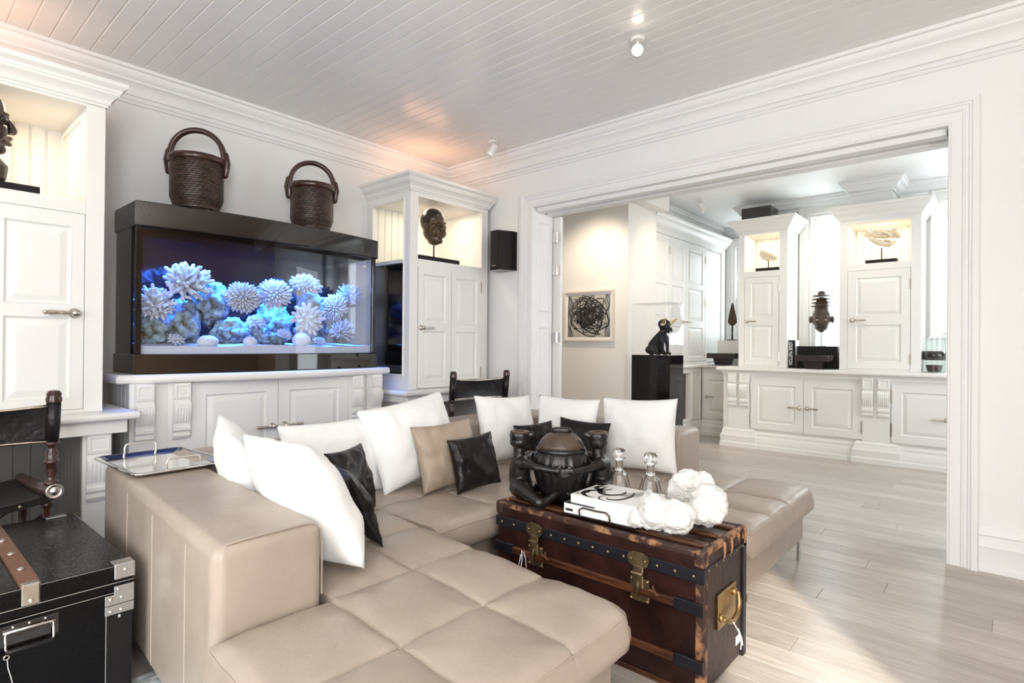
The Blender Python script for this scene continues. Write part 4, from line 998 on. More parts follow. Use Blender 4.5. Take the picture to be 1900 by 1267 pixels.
tp(MB().box(TX-.003, TY0+.03, .0, TX+.006, TY1-.03, .018, bev=.002), 'base_band', TRUNKWOOD)
for q in (0, 1):
    for yy in (TY0+.02, TY1-.06):
        tp(MB().box(TX+.01+q*(TW-.06), yy, 0, TX+.05+q*(TW-.06), yy+.04, .013), 'foot', TRUNKBAND)
# rivets on the band: one small part each
rv = None
for i in range(14):
    for (px, pz, ax) in ((TX-.004, .414, 'x'),):
        y = TY0+.035+i*(TY1-TY0-.07)/13
        if abs(y-1.005) < .05 or abs(y-1.50) < .05: continue
        if rv is None:
            b = MB(); b.lathe([(.001, 0), (.0065, 0), (.005, .003), (.001, .0045)], 8, M=Matrix.Rotation(R(-90), 4, 'Y')); o = b.done('rivet', BRASS, tk, smooth=True); rv = o.data
        else: o = bpy.data.objects.new('rivet', rv); COL.objects.link(o); o.parent = tk
        o.location = (px-2.07, y-1.24, pz)
for i in range(6):
    o = bpy.data.objects.new('rivet', rv); COL.objects.link(o); o.parent = tk; o.location = (TX+.03+i*.066-2.07, TY0-.004-1.24, .433); o.rotation_euler = (0, 0, R(90))
for yc in (1.49, 1.005):     # brass hasps
    b = MB(); b.box(TX-.008, yc-.040, .268, TX+.002, yc+.035, .352, bev=.002)
    h = tp(b, 'lock_plate', BRASS)
    b = MB(); pl = [(.000, .395), (.030, .397), (.040, .408), (.043, .425), (.036, .440), (.018, .448), (0, .449)]
    P = [(yc+a, z) for a, z in pl]+[(yc-a, z) for a, z in reversed(pl[1:-1])]
    b.ring_faces([[Vector((TX-.010, y, z)) for y, z in P], [Vector((TX-.016, y, z)) for y, z in P]], True, True, True)
    b.box(TX-.017, yc-.021, .318, TX-.009, yc+.021, .40, bev=.003); b.cyl((TX-.020, yc-.022, .372), (TX-.020, yc+.022, .372), .006, n=8)
    b.cap([(TX-.018, yc, .325), (TX-.024, yc, .305)], [.02, .014], 8, flat=.4); b.done('hasp', BRASS, tk, smooth=True, auto=35, world=True)
    b = MB()
    for a, z in ((-.028, .42), (.028, .42), (-.034, .345), (.03, .345), (-.034, .275), (.03, .275)): b.ell((TX-.016 if z > .4 else TX-.009, yc+a, z), .004, .005, .005, 8, 5)
    b.done('lock_rivets', GBRASS, tk, smooth=True, world=True)
    b = MB(); b.cap([(TX-.012, yc-.060, .335), (TX-.030, yc-.072, .330), (TX-.034, yc-.085, .322)], [.007, .006, .004], 7); b.cyl((TX-.002, yc-.062, .30), (TX-.020, yc-.062, .345), .004, n=6); b.cap([(TX-.022, yc-.05, .328), (TX-.02, yc-.085, .318)], [.006, .004], 6); b.done('side_catch', TRUNKWOOD, tk, smooth=True, world=True)
b = MB(); b.tube([(TX-.016, 1.555, .318), (TX-.02, 1.550, .28), (TX-.016, 1.560, .235), (TX-.012, 1.575, .25), (TX-.016, 1.56, .30)], .0022, 5); b.tube([(TX-.016, 1.545, .315), (TX-.02, 1.53, .29), (TX-.02, 1.525, .25)], .002, 5); b.done('string_tag', PAPER, tk, smooth=True, world=True)
# end handle with brass plate and tag
b = MB(); b.box(1.985, TY0-.006, .195, 2.155, TY0+.004, .318, bev=.002); hp = b.done('handle_plate', GBRASS, tk, world=True)
b = MB(); b.tube([(2.125, TY0-.01, .292), (2.132, TY0-.022, .288), (2.132, TY0-.027, .255), (2.11, TY0-.029, .225), (2.06, TY0-.029, .210), (2.02, TY0-.027, .222), (2.0, TY0-.022, .235), (1.997, TY0-.01, .238)], [.006, .007, .008, .009, .009, .008, .007, .006], 8); b.ell((2.125, TY0-.01, .292), .014, .012, .014, 10, 6).ell((1.997, TY0-.01, .238), .014, .012, .014, 10, 6); b.done('handle', GBRASS, tk, smooth=True, world=True)
b = MB(); b.tube([(2.035, TY0-.038, .222), (2.035, TY0-.06, .19), (2.03, TY0-.058, .16)], .002, 5); b.tube([(2.04, TY0-.055, .20), (2.06, TY0-.06, .16), (2.075, TY0-.058, .13)], .002, 5); b.tube([(2.035, TY0-.057, .195), (2.05, TY0-.062, .15), (2.05, TY0-.06, .125)], .002, 5); b.box(2.005, TY0-.060, .155, 2.04, TY0-.058, .185, bev=.0005); b.done('string_tag', PAPER, tk, smooth=False, world=True)
for x, z in ((2.03, .492), (2.10, .492), (2.17, .492), (2.24, .492)):
    b = MB(); b.cap([(x, TY0-.007, z), (x+.004, TY0-.008, z-.03), (x, TY0-.007, z-.05)], [.007, .005, .003], 6); b.done('frayed_edge', TRUNKEDGE, tk, smooth=True, world=True)

for z in (.36, .20): tp(MB().box(TX+TW-.004, TY0-.006, z, TX+TW+.010, TY0+.03, z+.03, bev=.003), 'hinge_bracket', BRASS)

# ================================================================== CARVED POT WITH TWO SQUATTING FIGURES (local -y toward the camera)
fp = thing('carved_pot', 'blackened carved wooden lidded pot embraced by two squatting animal figures', 'sculpture', (2.065, 1.507, TZ), R(-48.8))
rib = lambda a, z: 1+.055*abs(math.sin(9*a))
b = MB(); b.lathe([(.001, 0), (.070, 0), (.082, .012), (.098, .05), (.113, .10), (.122, .145), (.122, .175), (.115, .205), (.104, .222), (.097, .226), (.001, .226)], 96, mod=lambda a, z: rib(a, z) if .02 < z < .21 else 1); b.done('pot', BLACKWOOD, fp, smooth=True)
b = MB(); b.lathe([(.108, .214), (.114, .222), (.108, .234), (.095, .238), (.001, .238)], 48); b.done('rim', BLACKWOOD, fp, smooth=True)
b = MB(); b.lathe([(.101, .232), (.104, .238), (.099, .250), (.088, .270), (.068, .288), (.044, .298), (.001, .302)], 40); ld = b.done('lid', BROWNTOP, fp, smooth=True)
b = MB(); b.cap([(-.030, .004, .306), (.030, -.004, .306)], [.016, .016], 10, flat=1.2); remesh(b.done('lid_knob', BLACKWOOD, ld, smooth=True), .004, 2)
def figure(s, nm):
    b = MB(); hx = .188 if s < 0 else .164
    # trunk of the body: seat, belly, back, neck
    b.cap([(s*.175, .035, .045), (s*.185, .02, .09), (s*.186, .01, .13), (s*.184, .0, .165), (s*(hx+.002), -.004, .195), (s*hx, -.004, .225)], [.052, .050, .047, .040, .027, .027], 14)
    # head thrown back with an open snout
    b.ell((s*hx, .0, .258), .045, .046, .034, 16, 10)
    b.cap([(s*hx, .0, .235), (s*hx, .0, .262)], [.028, .036], 12)
    b.lathe([(.030, .255), (.043, .270), (.046, .288), (.043, .300), (.030, .303), (.024, .292), (.001, .286)], 20, c=(s*hx, -.002, 0), M=None)
    b.cap([(s*(hx-.032), -.005, .285), (s*(hx-.054), -.012, .291)], [.022, .014], 10)
    # arm: shoulder, elbow, wrist at the front of the pot
    b.cap([(s*.180, -.015, .165), (s*.165, -.065, .172), (s*.115, -.112, .164), (s*.058, -.140, .158), (s*.028, -.147, .158)], [.032, .022, .0155, .014, .016], 10)
    # hand lying over the other, five fingers
    for k in range(4): b.cap([(s*.034, -.148, .168-.009*k), (s*.004, -.152, .163-.010*k), (-s*.018, -.150, .160-.010*k)], [.0062, .0058, .0045], 6)
    b.cap([(s*.032, -.146, .170), (s*.012, -.150, .182)], [.007, .005], 6)
    # back arm round the rear of the pot
    b.cap([(s*.178, .03, .165), (s*.14, .09, .18), (s*.07, .128, .165), (0, .135, .16)], [.03, .02, .016, .015], 9)
    # hind leg: hip, knee low at the front, foot against the pot base
    b.cap([(s*.190, -.005, .055), (s*.175, -.055, .055), (s*.135, -.115, .035), (s*.105, -.145, .022)], [.046, .036, .026, .023], 12)
    b.cap([(s*.105, -.145, .022), (s*.085, -.138, .022), (s*.052, -.122, .036), (s*.035, -.112, .050)], [.023, .020, .018, .016], 10)
    b.cap([(s*.035, -.112, .050), (s*.018, -.108, .052)], [.016, .010], 8)
    b.cap([(s*.165, .06, .04), (s*.13, .10, .03), (s*.09, .11, .02)], [.04, .028, .02], 10)
    o = b.done(nm, BLACKWOOD, fp, smooth=True); return remesh(o, .0042, 3)
f1 = figure(-1, 'animal_figure'); f2 = figure(1, 'animal_figure')
for s, f in ((-1, f1), (1, f2)):
    b = MB(); b.lathe([(.040, .2955), (.0435, .3015), (.041, .3045), (.027, .305), (.021, .296), (.001, .290)], 20, c=(s*(.188 if s < 0 else .164), -.002, 0)); b.done('worn_mouth', BROWNTOP, f, smooth=True)

# ================================================================== BOOKS ON A TRAY, DECANTERS, SPONGE CORALS
bt = thing('book_tray', 'black tray with curved wire handle under the stacked books', 'tray', (2.03, 1.215, TZ), R(3))
b = MB(); b.box(-.135, -.165, 0, .135, .165, .008, bev=.003); b.done('tray_base', BLACKGLOSS, bt)
b = MB(); b.tube([(-.140, .075, .004), (-.146, .075, .035), (-.144, .06, .045), (-.144, .0, .043), (-.144, -.045, .045), (-.146, -.06, .035), (-.140, -.06, .004)], .0035, 8); b.done('handle', IRON, bt, smooth=True)
def book(name, label, loc, rz, w, d, h, cover, group=None, spine=None):
    t = thing(name, label, 'book', loc, rz, group)
    b = MB(); b.box(-w/2+.004, -d/2+.003, .003, w/2-.006, d/2-.003, h-.003); b.done('pages', PAPER, t)
    b = MB(); b.box(-w/2, -d/2, 0, w/2, d/2, .003).box(-w/2, -d/2, h-.003, w/2, d/2, h).box(-w/2, -d/2, .003, -w/2+.003, d/2, h-.003); b.done('cover', cover, t)
    return t
BZ = TZ+.0085
bk1 = book('book', 'lower thick white book lying on the black tray', (2.03, 1.215, BZ), R(3), .255, .315, .038, PAPER)
b = MB(); b.box(-.1280, .115, .008, -.1277, .15, .018).box(-.1280, .02, .0375, .10, .155, .0384); b.done('print', INK, bk1)
bk2 = book('book', 'upper white book with black ink swirl drawing on its cover', (2.042, 1.20, BZ+.0382), R(1), .245, .30, .034, PAPER)
def ribbon(mb, pts, w0, z, n=None):
    P = [Vector((x, y, z)) for x, y in pts]; m = len(P); L, Rr = [], []
    for i, p in enumerate(P):
        t = (P[min(i+1, m-1)]-P[max(i-1, 0)]).normalized(); nn = Vector((-t.y, t.x, 0)); k = math.sin(PI*(i+.5)/m)**.6*w0
        L.append(p+nn*k); Rr.append(p-nn*k)
    mb.ring_faces([L, Rr], False)
b = MB(); z = .0343
def spir(cx, cy, r0, r1, a0, a1, sx=1, sy=1, n=28): return [(cx+sx*(r0+(r1-r0)*i/n)*math.cos(a0+(a1-a0)*i/n), cy+sy*(r0+(r1-r0)*i/n)*math.sin(a0+(a1-a0)*i/n)) for i in range(n+1)]
ribbon(b, spir(.03, .03, .085, .05, R(60), R(300), 1, .8), .012, z); ribbon(b, spir(-.04, .07, .03, .075, R(-40), R(200)), .011, z); ribbon(b, spir(-.02, -.01, .06, .09, R(150), R(330), 1.1, .6), .009, z)
ribbon(b, spir(.05, .10, .02, .04, R(0), R(280)), .012, z); ribbon(b, spir(-.07, .0, .02, .06, R(20), R(220)), .004, z); ribbon(b, [(-.11+.01*i, .13-.002*i+.008*math.sin(i*.9)) for i in range(14)], .006, z)
b.done('ink_drawing', INK, bk2)
b = MB()
for i in range(16): ribbon(b, spir(.01, .005-.004*i, .012+.003*i, .03+.0028*i, R(190+5*i), R(300+4*i), 1.3, .5, 10), .0016, z-.0001)
b.done('grey_wash', INKG, bk2)
def decanter(label, loc, rz):
    t = thing('decanter', label, 'decanter', loc, rz, 'crystal decanters on the trunk'); t.scale = (1.08, 1.08, 1.2)
    b = MB(); b.lathe([(.001, .0), (.058, 0), (.062, .004), (.061, .012), (.034, .098), (.028, .106), (.018, .114), (.0165, .122), (.0165, .150), (.018, .152), (.026, .156), (.026, .161), (.014, .161), (.0125, .15), (.0125, .120), (.022, .104), (.029, .096), (.054, .020), (.046, .012), (.001, .011)], 12)
    b.done('bottle', CRYSTAL, t, smooth=True, auto=22)
    b = MB(); b.lathe([(.001, .149), (.012, .149), (.0145, .1615), (.010, .1625), (.010, .167), (.022, .171), (.026, .178), (.026, .186), (.022, .193), (.012, .196), (.001, .196)], 12); b.done('stopper', CRYSTAL, t, smooth=True, auto=22)
decanter('crystal decanter with stopper, nearest the carved pot on the trunk', (2.215, 1.298, TZ+.001), .3)
decanter('crystal decanter with stopper, behind the books beside the sponge corals', (2.22, 1.146, TZ+.001), .1)
def sponge(label, loc, blobs, seed):
    b = MB()
    for (x, y, z, rx, ry, rz) in blobs: b.ell((x, y, z), rx, ry, rz, 28, 18, disp=.20, seed=seed)
    zm = min(v.co.z for v in b.bm.verts)
    bmesh.ops.translate(b.bm, vec=(0, 0, -zm), verts=b.bm.verts)
    for v in b.bm.verts:
        n_ = noise.noise(v.co*28+Vector((seed, 0, 0)))*.004; v.co += v.co.normalized()*n_
        if v.co.z < .003: v.co.z = 0
    o = b.done('sponge_coral', SPONGE, None, smooth=True); o.location = loc; remesh(o, .0045, 1)
    tx = bpy.data.textures.new('sponge_pits', 'CLOUDS'); tx.noise_scale = .011; tx.noise_depth = 3
    dm = o.modifiers.new('pits', 'DISPLACE'); dm.texture = tx; dm.strength = .009; dm.mid_level = .5
    return tag(o, label, 'coral', 'white sponge corals on the trunk')
sponge('lumpy two-lobed white sponge coral in front, at the trunk edge', (1.955, .945, TZ+.001), [(-.01, .045, .066, .056, .055, .068), (.010, -.035, .060, .062, .068, .062), (-.03, .105, .032, .036, .036, .034)], 1.5)
sponge('rounded helmet-shaped white sponge coral at the trunk corner', (2.11, .848, TZ+.001), [(0, 0, .066, .072, .070, .078), (-.045, .02, .045, .045, .045, .045)], 3.3)
sponge('tall domed white sponge coral at the back of the trunk', (2.235, .975, TZ+.001), [(0, .015, .08, .056, .080, .086), (.0, -.045, .085, .052, .055, .080)], 5.2)

# ================================================================== BLACK CROCODILE TRUNK, left
bx = thing('crocodile_trunk', 'black crocodile-leather trunk with silver corners left of the sofa', 'trunk', (.1, 2.64, 0))
BX0, BX1, BY0, BY1, BH = -.42, .598, 2.225, 3.045, .452
def bp2(mb, name, m, smooth=False, auto=None): return mb.done(name, m, bx, smooth=smooth, auto=auto, world=True)
CROC = mat('crocodile_hide', (.0025, .0024, .0027), .20, spec=.20)
def croc_nodes():
    nt = CROC.node_tree; bs = nt.nodes['Principled BSDF']; tc = nd(nt, 'ShaderNodeTexCoord'); v = nd(nt, 'ShaderNodeTexVoronoi'); v.inputs['Scale'].default_value = 62; v.feature = 'DISTANCE_TO_EDGE'
    mp = nd(nt, 'ShaderNodeMapping'); mp.inputs['Scale'].default_value = (1, 1.6, 1.4); nt.links.new(tc.outputs['Object'], mp.inputs[0]); nt.links.new(mp.outputs[0], v.inputs['Vector'])
    rp = nd(nt, 'ShaderNodeValToRGB'); rp.color_ramp.elements[1].position = .12; nt.links.new(v.outputs['Distance'], rp.inputs[0])
    bm_ = nd(nt, 'ShaderNodeBump'); bm_.inputs['Strength'].default_value = .2; bm_.inputs['Distance'].default_value = .003; nt.links.new(rp.outputs[0], bm_.inputs['Height']); nt.links.new(bm_.outputs[0], bs.inputs['Normal'])
croc_nodes()
bp2(MB().box(BX0, BY0, .0, BX1, BY1, .362, bev=.004), 'body', CROC)
bp2(MB().box(BX0-.004, BY0-.004, .366, BX1+.004, BY1+.004, BH, bev=.007, seg=2), 'lid', CROC)
for z in (.3635, .395):
    bp2(MB().box(BX0-.005, BY0-.0055, z, BX1+.005, BY0-.003, z+.0025), 'silver_line', STEEL)
bp2(MB().box(BX1-.072, BY0-.002, .0, BX1-.069, BY0+.002, .34), 'silver_line', STEEL)
bp2(MB().box(BX0, BY0-.002, BH-.003, BX1, BY0+.0, BH-.001), 'silver_line', STEEL)
bp2(MB().box(BX1-.066, BY0-.004, .0, BX1+.003, BY0+.001, .33, bev=.001), 'edge_strip', BLACKMAT)
b = MB(); b.box(BX1-.05, BY0-.009, .405, BX1+.009, BY0+.004, BH+.004, bev=.004).box(BX1+.002, BY0-.0084, .405, BX1+.0095, BY0+.05, BH+.004, bev=.003).box(BX1-.05, BY0-.006, BH-.001, BX1+.008, BY0+.045, BH+.0045, bev=.002).ell((BX1-.02, BY0-.010, .435), .006, .004, .006, 8, 5); bp2(b, 'lid_corner', STEEL)
b = MB(); b.box(BX1-.075, BY0-.008, .325, BX1+.007, BY0+.001, .358, bev=.002).box(BX1-.075, BY0-.008, .293, BX1+.007, BY0+.001, .323, bev=.002).box(BX1-.05, BY0-.008, .355, BX1+.007, BY0+.001, .385, bev=.002)
for x, z in ((-.06, .345), (-.03, .345), (-.06, .305), (-.03, .305), (-.04, .375), (-.035, .285)): b.ell((BX1+x, BY0-.009, z), .006, .004, .006, 8, 5)
bp2(b, 'hinge_plate', STEEL)
bp2(MB().box(BX1-.10, BY1-.05, BH, BX1-.03, BY1-.015, BH+.006, bev=.002), 'back_hinge', STEEL)
sx0 = .335
b = MB(); b.ring_faces([[Vector((sx0+.045*s, y, BH+.009 if 0 < k < 9 else BH+.006)) for s in (-.55, .55)]+[Vector((sx0+.045*s, y, BH+.0005)) for s in (.55, -.55)] for k, y in enumerate([BY0-.006+(BY1-BY0-.02)*i/9 for i in range(10)])], True, True, True); bp2(b, 'strap', TAN)
for k in range(4):
    b = MB(); b.lathe([(.001, 0), (.013, 0), (.011, .004), (.004, .008), (.001, .0085)], 12, c=(sx0, BY0+.16+k*.19, BH+.009)); bp2(b, 'stud', NICKEL, True)
b = MB(); b.box(sx0-.022, BY0-.011, BH-.055, sx0+.022, BY0-.003, BH+.010, bev=.004).box(sx0-.0215, BY0-.0105, BH+.004, sx0+.022, BY0+.02, BH+.011, bev=.003).ell((sx0, BY0-.012, BH-.04), .007, .004, .007, 8, 5); bp2(b, 'strap_end', NICKEL)
b = MB(); b.box(.262, BY0-.004, .288, .406, BY0+.001, .352, bev=.003); bp2(b, 'handle_plate', BLACKGLOSS)
b = MB(); b.tube([(.272, BY0-.010, .334), (.394, BY0-.010, .334)], .0045, 8).tube([(.277, BY0-.010, .334), (.277, BY0-.018, .29), (.282, BY0-.02, .281)], .0032, 8).tube([(.389, BY0-.010, .334), (.389, BY0-.018, .29), (.384, BY0-.02, .281)], .0032, 8)
for q in (.295, .333, .371): b.ell((q, BY0-.005, .345), .0042, .003, .0042, 8, 5)
bp2(b, 'handle_mount', CHROME, True)
b = MB(); b.cap([(.284, BY0-.02, .280), (.382, BY0-.02, .280)], [.0075, .0075], 10); bp2(b, 'handle_grip', BLKLEATHER, True)
b = MB(); b.lathe([(.006, -.002), (.009, 0), (.006, .002), (.0035, 0), (.006, -.002)], 14, M=Matrix.Translation((.279, BY0-.024, .268)) @ Matrix.Rotation(R(90), 4, 'X')); bp2(b, 'key_ring', NICKEL, True)
b = MB(); b.tube([(.281, BY0-.022, .262), (.283, BY0-.02, .235), (.291, BY0-.018, .20), (.300, BY0-.018, .15)], .0012, 5); bp2(b, 'cord', PAPER, True)

# ================================================================== WOVEN RUG corner below the sofa
rg = thing('woven_rug', 'pale woven leather rug corner by the foot of the sofa arm', 'rug', (.48, 1.95, 0))
b = MB(); b.box(-.9, 1.45, .0, .76, 2.215, .006).box(.612, 2.215, .0, .76, 2.32, .006); b.done('backing', RUGM, rg, world=True)
wv = None
for i in range(12):
    for j in range(16):
        if .02+i*.065+(j % 2)*.032 < .61 and j > 11: continue
        if wv is None:
            b = MB(); g = []
            for u in range(5): g.append([Vector((u*.016, v*.0145, .008+.008*math.sin(PI*u/4)*(.6+.4*math.sin(PI*v/2)))) for v in range(3)])
            b.ring_faces(g, False); o = b.done('woven_strip', RUGM, rg, smooth=True); wv = o.data
        else: o = bpy.data.objects.new('woven_strip', wv); COL.objects.link(o); o.parent = rg
        x = .02+i*.065+(j % 2)*.032; o.location = (x-.48, 1.80+j*.032-1.95, 0)

# ================================================================== CAMPAIGN CHAIRS (local: back at y=0, facing +y)
def turned(mb, p0, p1, r, beads=3):
    p0, p1 = Vector(p0), Vector(p1); prof = [(0, .8), (.06, .85), (.08, 1.25), (.11, 1.25), (.13, .75), (.2, .7), (.3, 1.05), (.42, .8), (.44, 1.2), (.48, 1.2), (.5, .8), (.62, .95), (.75, .7), (.84, .75), (.86, 1.2), (.90, 1.2), (.92, .85), (1, .8)]
    mb.tube([p0+(p1-p0)*t for t, _ in prof], [r*k for _, k in prof], 10)
def camp_chair(label, loc, rz, W=.55):
    t = thing('campaign_chair', label, 'chair', loc, rz, 'black leather campaign chairs')
    h = W/2; ZB, ZT = .60, .965
    for s in (-1, 1):
        b = MB(); b.tube([(s*h, 0, .76), (s*h, -.008, .84), (s*h, -.018, ZT-.03)], [.024, .027, .026], 12); b.done('back_post', BLACKGLOSS if False else BLKLEATHER, t, smooth=True)
        b = MB(); b.lathe([(.001, ZT-.035), (.029, ZT-.035), (.030, ZT-.02), (.026, ZT-.008), (.028, ZT), (.020, ZT+.014), (.001, ZT+.018)], 14, c=(s*h, -.018, 0)); b.done('post_finial', DARKWOOD, t, smooth=True, auto=40)
        b = MB(); turned(b, (s*h, 0, .77), (s*h, .01, .55), .024); b.done('turned_post', DARKWOOD, t, smooth=True)
        b = MB(); b.cap([(s*h, -.01, .545), (s*h, .25, .525), (s*h, .50, .52)], [.030, .026, .026], 10); b.done('side_rail', DARKWOOD, t, smooth=True)
        b = MB(); b.lathe([(.001, 0), (.030, 0), (.033, .004), (.028, .008), (.024, .004), (.012, .004), (.010, .010), (.001, .011)], 20, M=Matrix.Translation((s*h, -.038, .545)) @ Matrix.Rotation(R(90), 4, 'X')); b.done('boss', CHROME, t, smooth=True)
        for y in (.06, .44):
            b = MB(); turned(b, (s*h, y, .52), (s*h*.96, y+.01, 0), .020); b.done('leg', DARKWOOD, t, smooth=True)
    for y in (.06, .44):
        b = MB(); b.tube([(-h, y, .42), (h, y, .06)], .015, 8); b.tube([(-h, y+.02, .06), (h, y+.02, .42)], .015, 8); b.done('cross_stretcher', DARKWOOD, t, smooth=True)
    # leather back sling between two steel rails, slightly hollow
    b = MB(); g0 = []; NU = 14
    for j in range(9):
        z = .755+(ZT-.045-.755)*j/8; row = []
        for i in range(NU+1):
            u = i/NU*2-1; row.append(Vector((u*(h-.015), -.014*(j/8) + .030*(1-u*u)*(.6+.4*math.sin(PI*j/8)), z - .014*(1-u*u)*(j/8))))
        g0.append(row)
    g1 = [[p+Vector((0, .010, 0)) for p in r] for r in g0]
    b.ring_faces([r0+list(reversed(r1)) for r0, r1 in zip(g0, g1)], True, True, True); b.done('back_sling', BLKLEATHER, t, smooth=True, auto=50)
    for z, dy, dz in ((ZT-.05, -.022, -.014), (.76, -.006, 0)):
        b = MB(); b.tube([(u*h*.94, dy+.030*(1-u*u)-.004, z+dz*(1-u*u)) for u in [i/8*2-1 for i in range(9)]], .0058, 8); b.done('steel_rail', NICKEL, t, smooth=True)
    b = MB(); rows = []
    for i in range(13):
        u = i/12*2-1; z = .528-.028*(1-u*u)
        rows.append([Vector((u*(h+.01), .0, z)), Vector((u*(h+.01), .25, z-.012)), Vector((u*(h+.01), .50, z)), Vector((u*(h+.01), .50, z-.028)), Vector((u*(h+.01), .25, z-.04)), Vector((u*(h+.01), .0, z-.030))])
    b.ring_faces(rows, True, True, True); b.done('seat_sling', BLKLEATHER, t, smooth=True, auto=50)
    for q in (-.6, -.2, .2, .6):
        b = MB(); b.ell((q*h, -.003, .512-.028*(1-q*q)), .008, .004, .008, 8, 6); b.done('stud', BRASS, t, smooth=True)
    return t
camp_chair('black leather campaign chair with turned wood at the left picture edge', (.275, 3.12, .0), R(4), .53)
camp_chair('black leather campaign chair behind the sofa facing the right desk', (3.30, 3.235, -.0), R(-8), .545)
# ================================================================== MASKS AND HEADS ON STANDS
def stand(t, w, d, h, rod0, rod1, y=0, m=BLACKMAT, x=0):
    b = MB(); b.box(-w/2, -d/2, 0, w/2, d/2, h, bev=.002); b.done('stand_base', m, t)
    b = MB(); b.cyl((x, y, h), (x, y, rod1), .006, n=8); b.done('rod', IRON, t, smooth=True)
mk = thing('mask_on_stand', 'polished wooden face mask on black block in the right lit niche', 'mask', (3.372, 3.90, 1.915), R(0))
stand(mk, .50, .15, .052, .05, .26, .0, x=-.0)
def face_blobs(b, s=1.0, z0=0.0):
    E = lambda x, y, z, a, c, d: b.ell((x*s, y*s, z0+z*s), a*s, c*s, d*s, 18, 12)
    E(0, .0, .20, .098, .105, .125); E(0, .0, .12, .088, .098, .10); E(0, -.02, .05, .062, .075, .06)
    for q in (-1, 1):
        E(q*.048, -.068, .105, .042, .036, .045)
        b.cap([(q*.016*s, -.102*s, z0+.185*s), (q*.05*s, -.098*s, z0+.196*s), (q*.085*s, -.062*s, z0+.178*s)], [.010*s, .012*s, .008*s], 8)
        E(q*.050, -.090, .164, .028, .014, .010)
        E(q*.103, .0, .15, .012, .022, .035)
    b.cap([(0, -.098*s, z0+.20*s), (0, -.118*s, z0+.165*s), (0, -.128*s, z0+.132*s)], [.011*s, .015*s, .021*s], 10)
    for q in (-1, 1): E(q*.018, -.118, .124, .014, .014, .011)
    b.cap([(-.034*s, -.094*s, z0+.084*s), (0, -.118*s, z0+.090*s), (.034*s, -.094*s, z0+.084*s)], [.008*s, .013*s, .008*s], 8)
    b.cap([(-.032*s, -.092*s, z0+.066*s), (0, -.115*s, z0+.060*s), (.032*s, -.092*s, z0+.066*s)], [.008*s, .013*s, .008*s], 8)
    E(0, -.075, .025, .034, .030, .026)
b = MB(); face_blobs(b, .98, .175); M_ = Matrix.Translation((-.01, 0, 0)) @ Matrix.Rotation(R(8), 4, 'Z'); bmesh.ops.transform(b.bm, matrix=M_, verts=b.bm.verts)
remesh(b.done('mask', MASKGOLD, mk, smooth=True), .0045, 1)
b = MB(); b.ell((0, .012, .385), .102, .112, .115, 24, 16); bmesh.ops.bisect_plane(b.bm, geom=b.bm.verts[:]+b.bm.edges[:]+b.bm.faces[:], plane_co=(0, -.10, .395), plane_no=(0, .55, 1), clear_inner=True); bmesh.ops.transform(b.bm, matrix=M_, verts=b.bm.verts); b.done('hair_cap', MASKWOOD, mk, smooth=True)
hd = thing('head_on_stand', 'carved wooden head in profile on black block in the left niche', 'sculpture', (.365, 3.90, 1.952), R(90))
stand(hd, .15, .46, .05, .05, .13)
b = MB(); face_blobs(b, 1.0, .20); b.cap([(0, .02, .27), (0, -.015, .17), (0, -.03, .115)], [.058, .06, .088], 16); b.ell((0, .05, .38), .105, .115, .12, 20, 14, disp=.05, seed=2)
remesh(b.done('head', MASKWOOD, hd, smooth=True), .005, 1)
b = MB(); b.ell((0, .055, .405), .112, .122, .118, 26, 18, disp=.10, dsc=20, seed=4); bmesh.ops.bisect_plane(b.bm, geom=b.bm.verts[:]+b.bm.edges[:]+b.bm.faces[:], plane_co=(0, -.03, .41), plane_no=(0, .8, .6), clear_inner=True); b.done('hair', IRON, hd, smooth=True)
# ringed head on a black box by the far window
WZ = .9495
bb = MB().box(7.12, 1.415, WZ+.001, 7.36, 1.832, 1.204, bev=.003).done('black_box', BLACKMAT, None, loc=(7.24, 1.62, WZ)); tag(bb, 'black box between the far towers, under the ringed head', 'box')
rh = thing('head_on_rod', 'dark carved head with stacked collar rings before the far window', 'sculpture', (7.22, 1.60, 1.2045), R(-90+12))
b = MB(); b.cyl((0, 0, 0), (0, 0, .22), .005, n=8); b.box(-.05, -.05, 0, .05, .05, .006); b.done('rod', IRON, rh)
b = MB()
b.ell((0, 0, .315), .100, .105, .11, 20, 14); b.ell((0, -.01, .235), .070, .074, .075, 18, 12); b.ell((0, .0, .40), .075, .08, .075, 18, 12); b.cap([(0, 0, .40), (0, 0, .50)], [.074, .066], 16)
for q in (-1, 1):
    b.cap([(q*.015, -.095, .325), (q*.05, -.09, .332), (q*.075, -.062, .32)], [.009, .010, .007], 8); b.ell((q*.042, -.085, .30), .022, .016, .012, 10, 8); b.ell((q*.112, .0, .305), .018, .028, .042, 12, 8)
b.cap([(0, -.098, .315), (0, -.116, .265)], [.010, .018], 8); b.cap([(-.035, -.082, .235), (0, -.095, .228), (.035, -.082, .235)], [.009, .012, .009], 8); b.ell((0, -.05, .185), .035, .04, .03, 12, 8)
for k in range(4): b.tube([(math.cos(a)*.088, math.sin(a)*.092-.004, .352+k*.014) for a in [PI+PI*i/12 for i in range(13)]], .004, 6)
remesh(b.done('head', BROWNTOP, rh, smooth=True), .0045, 1)
for k in range(4):
    b = MB(); z = .458+k*.040; rr_ = .108-.006*k; b.lathe([(.04, z-.010), (rr_, z-.004), (rr_+.004, z), (rr_, z+.004), (.045, z+.014)], 24); b.done('collar_ring', BROWNTOP, rh, smooth=True)
b = MB(); b.ell((0, 0, .605), .042, .042, .035, 14, 8); b.done('top_knob', BROWNTOP, rh, smooth=True)
for q in (-1, 1):
    b = MB(); b.ell((q*.042, -.097, .298), .014, .008, .006, 10, 6); b.done('eye', BONE, rh, smooth=True)
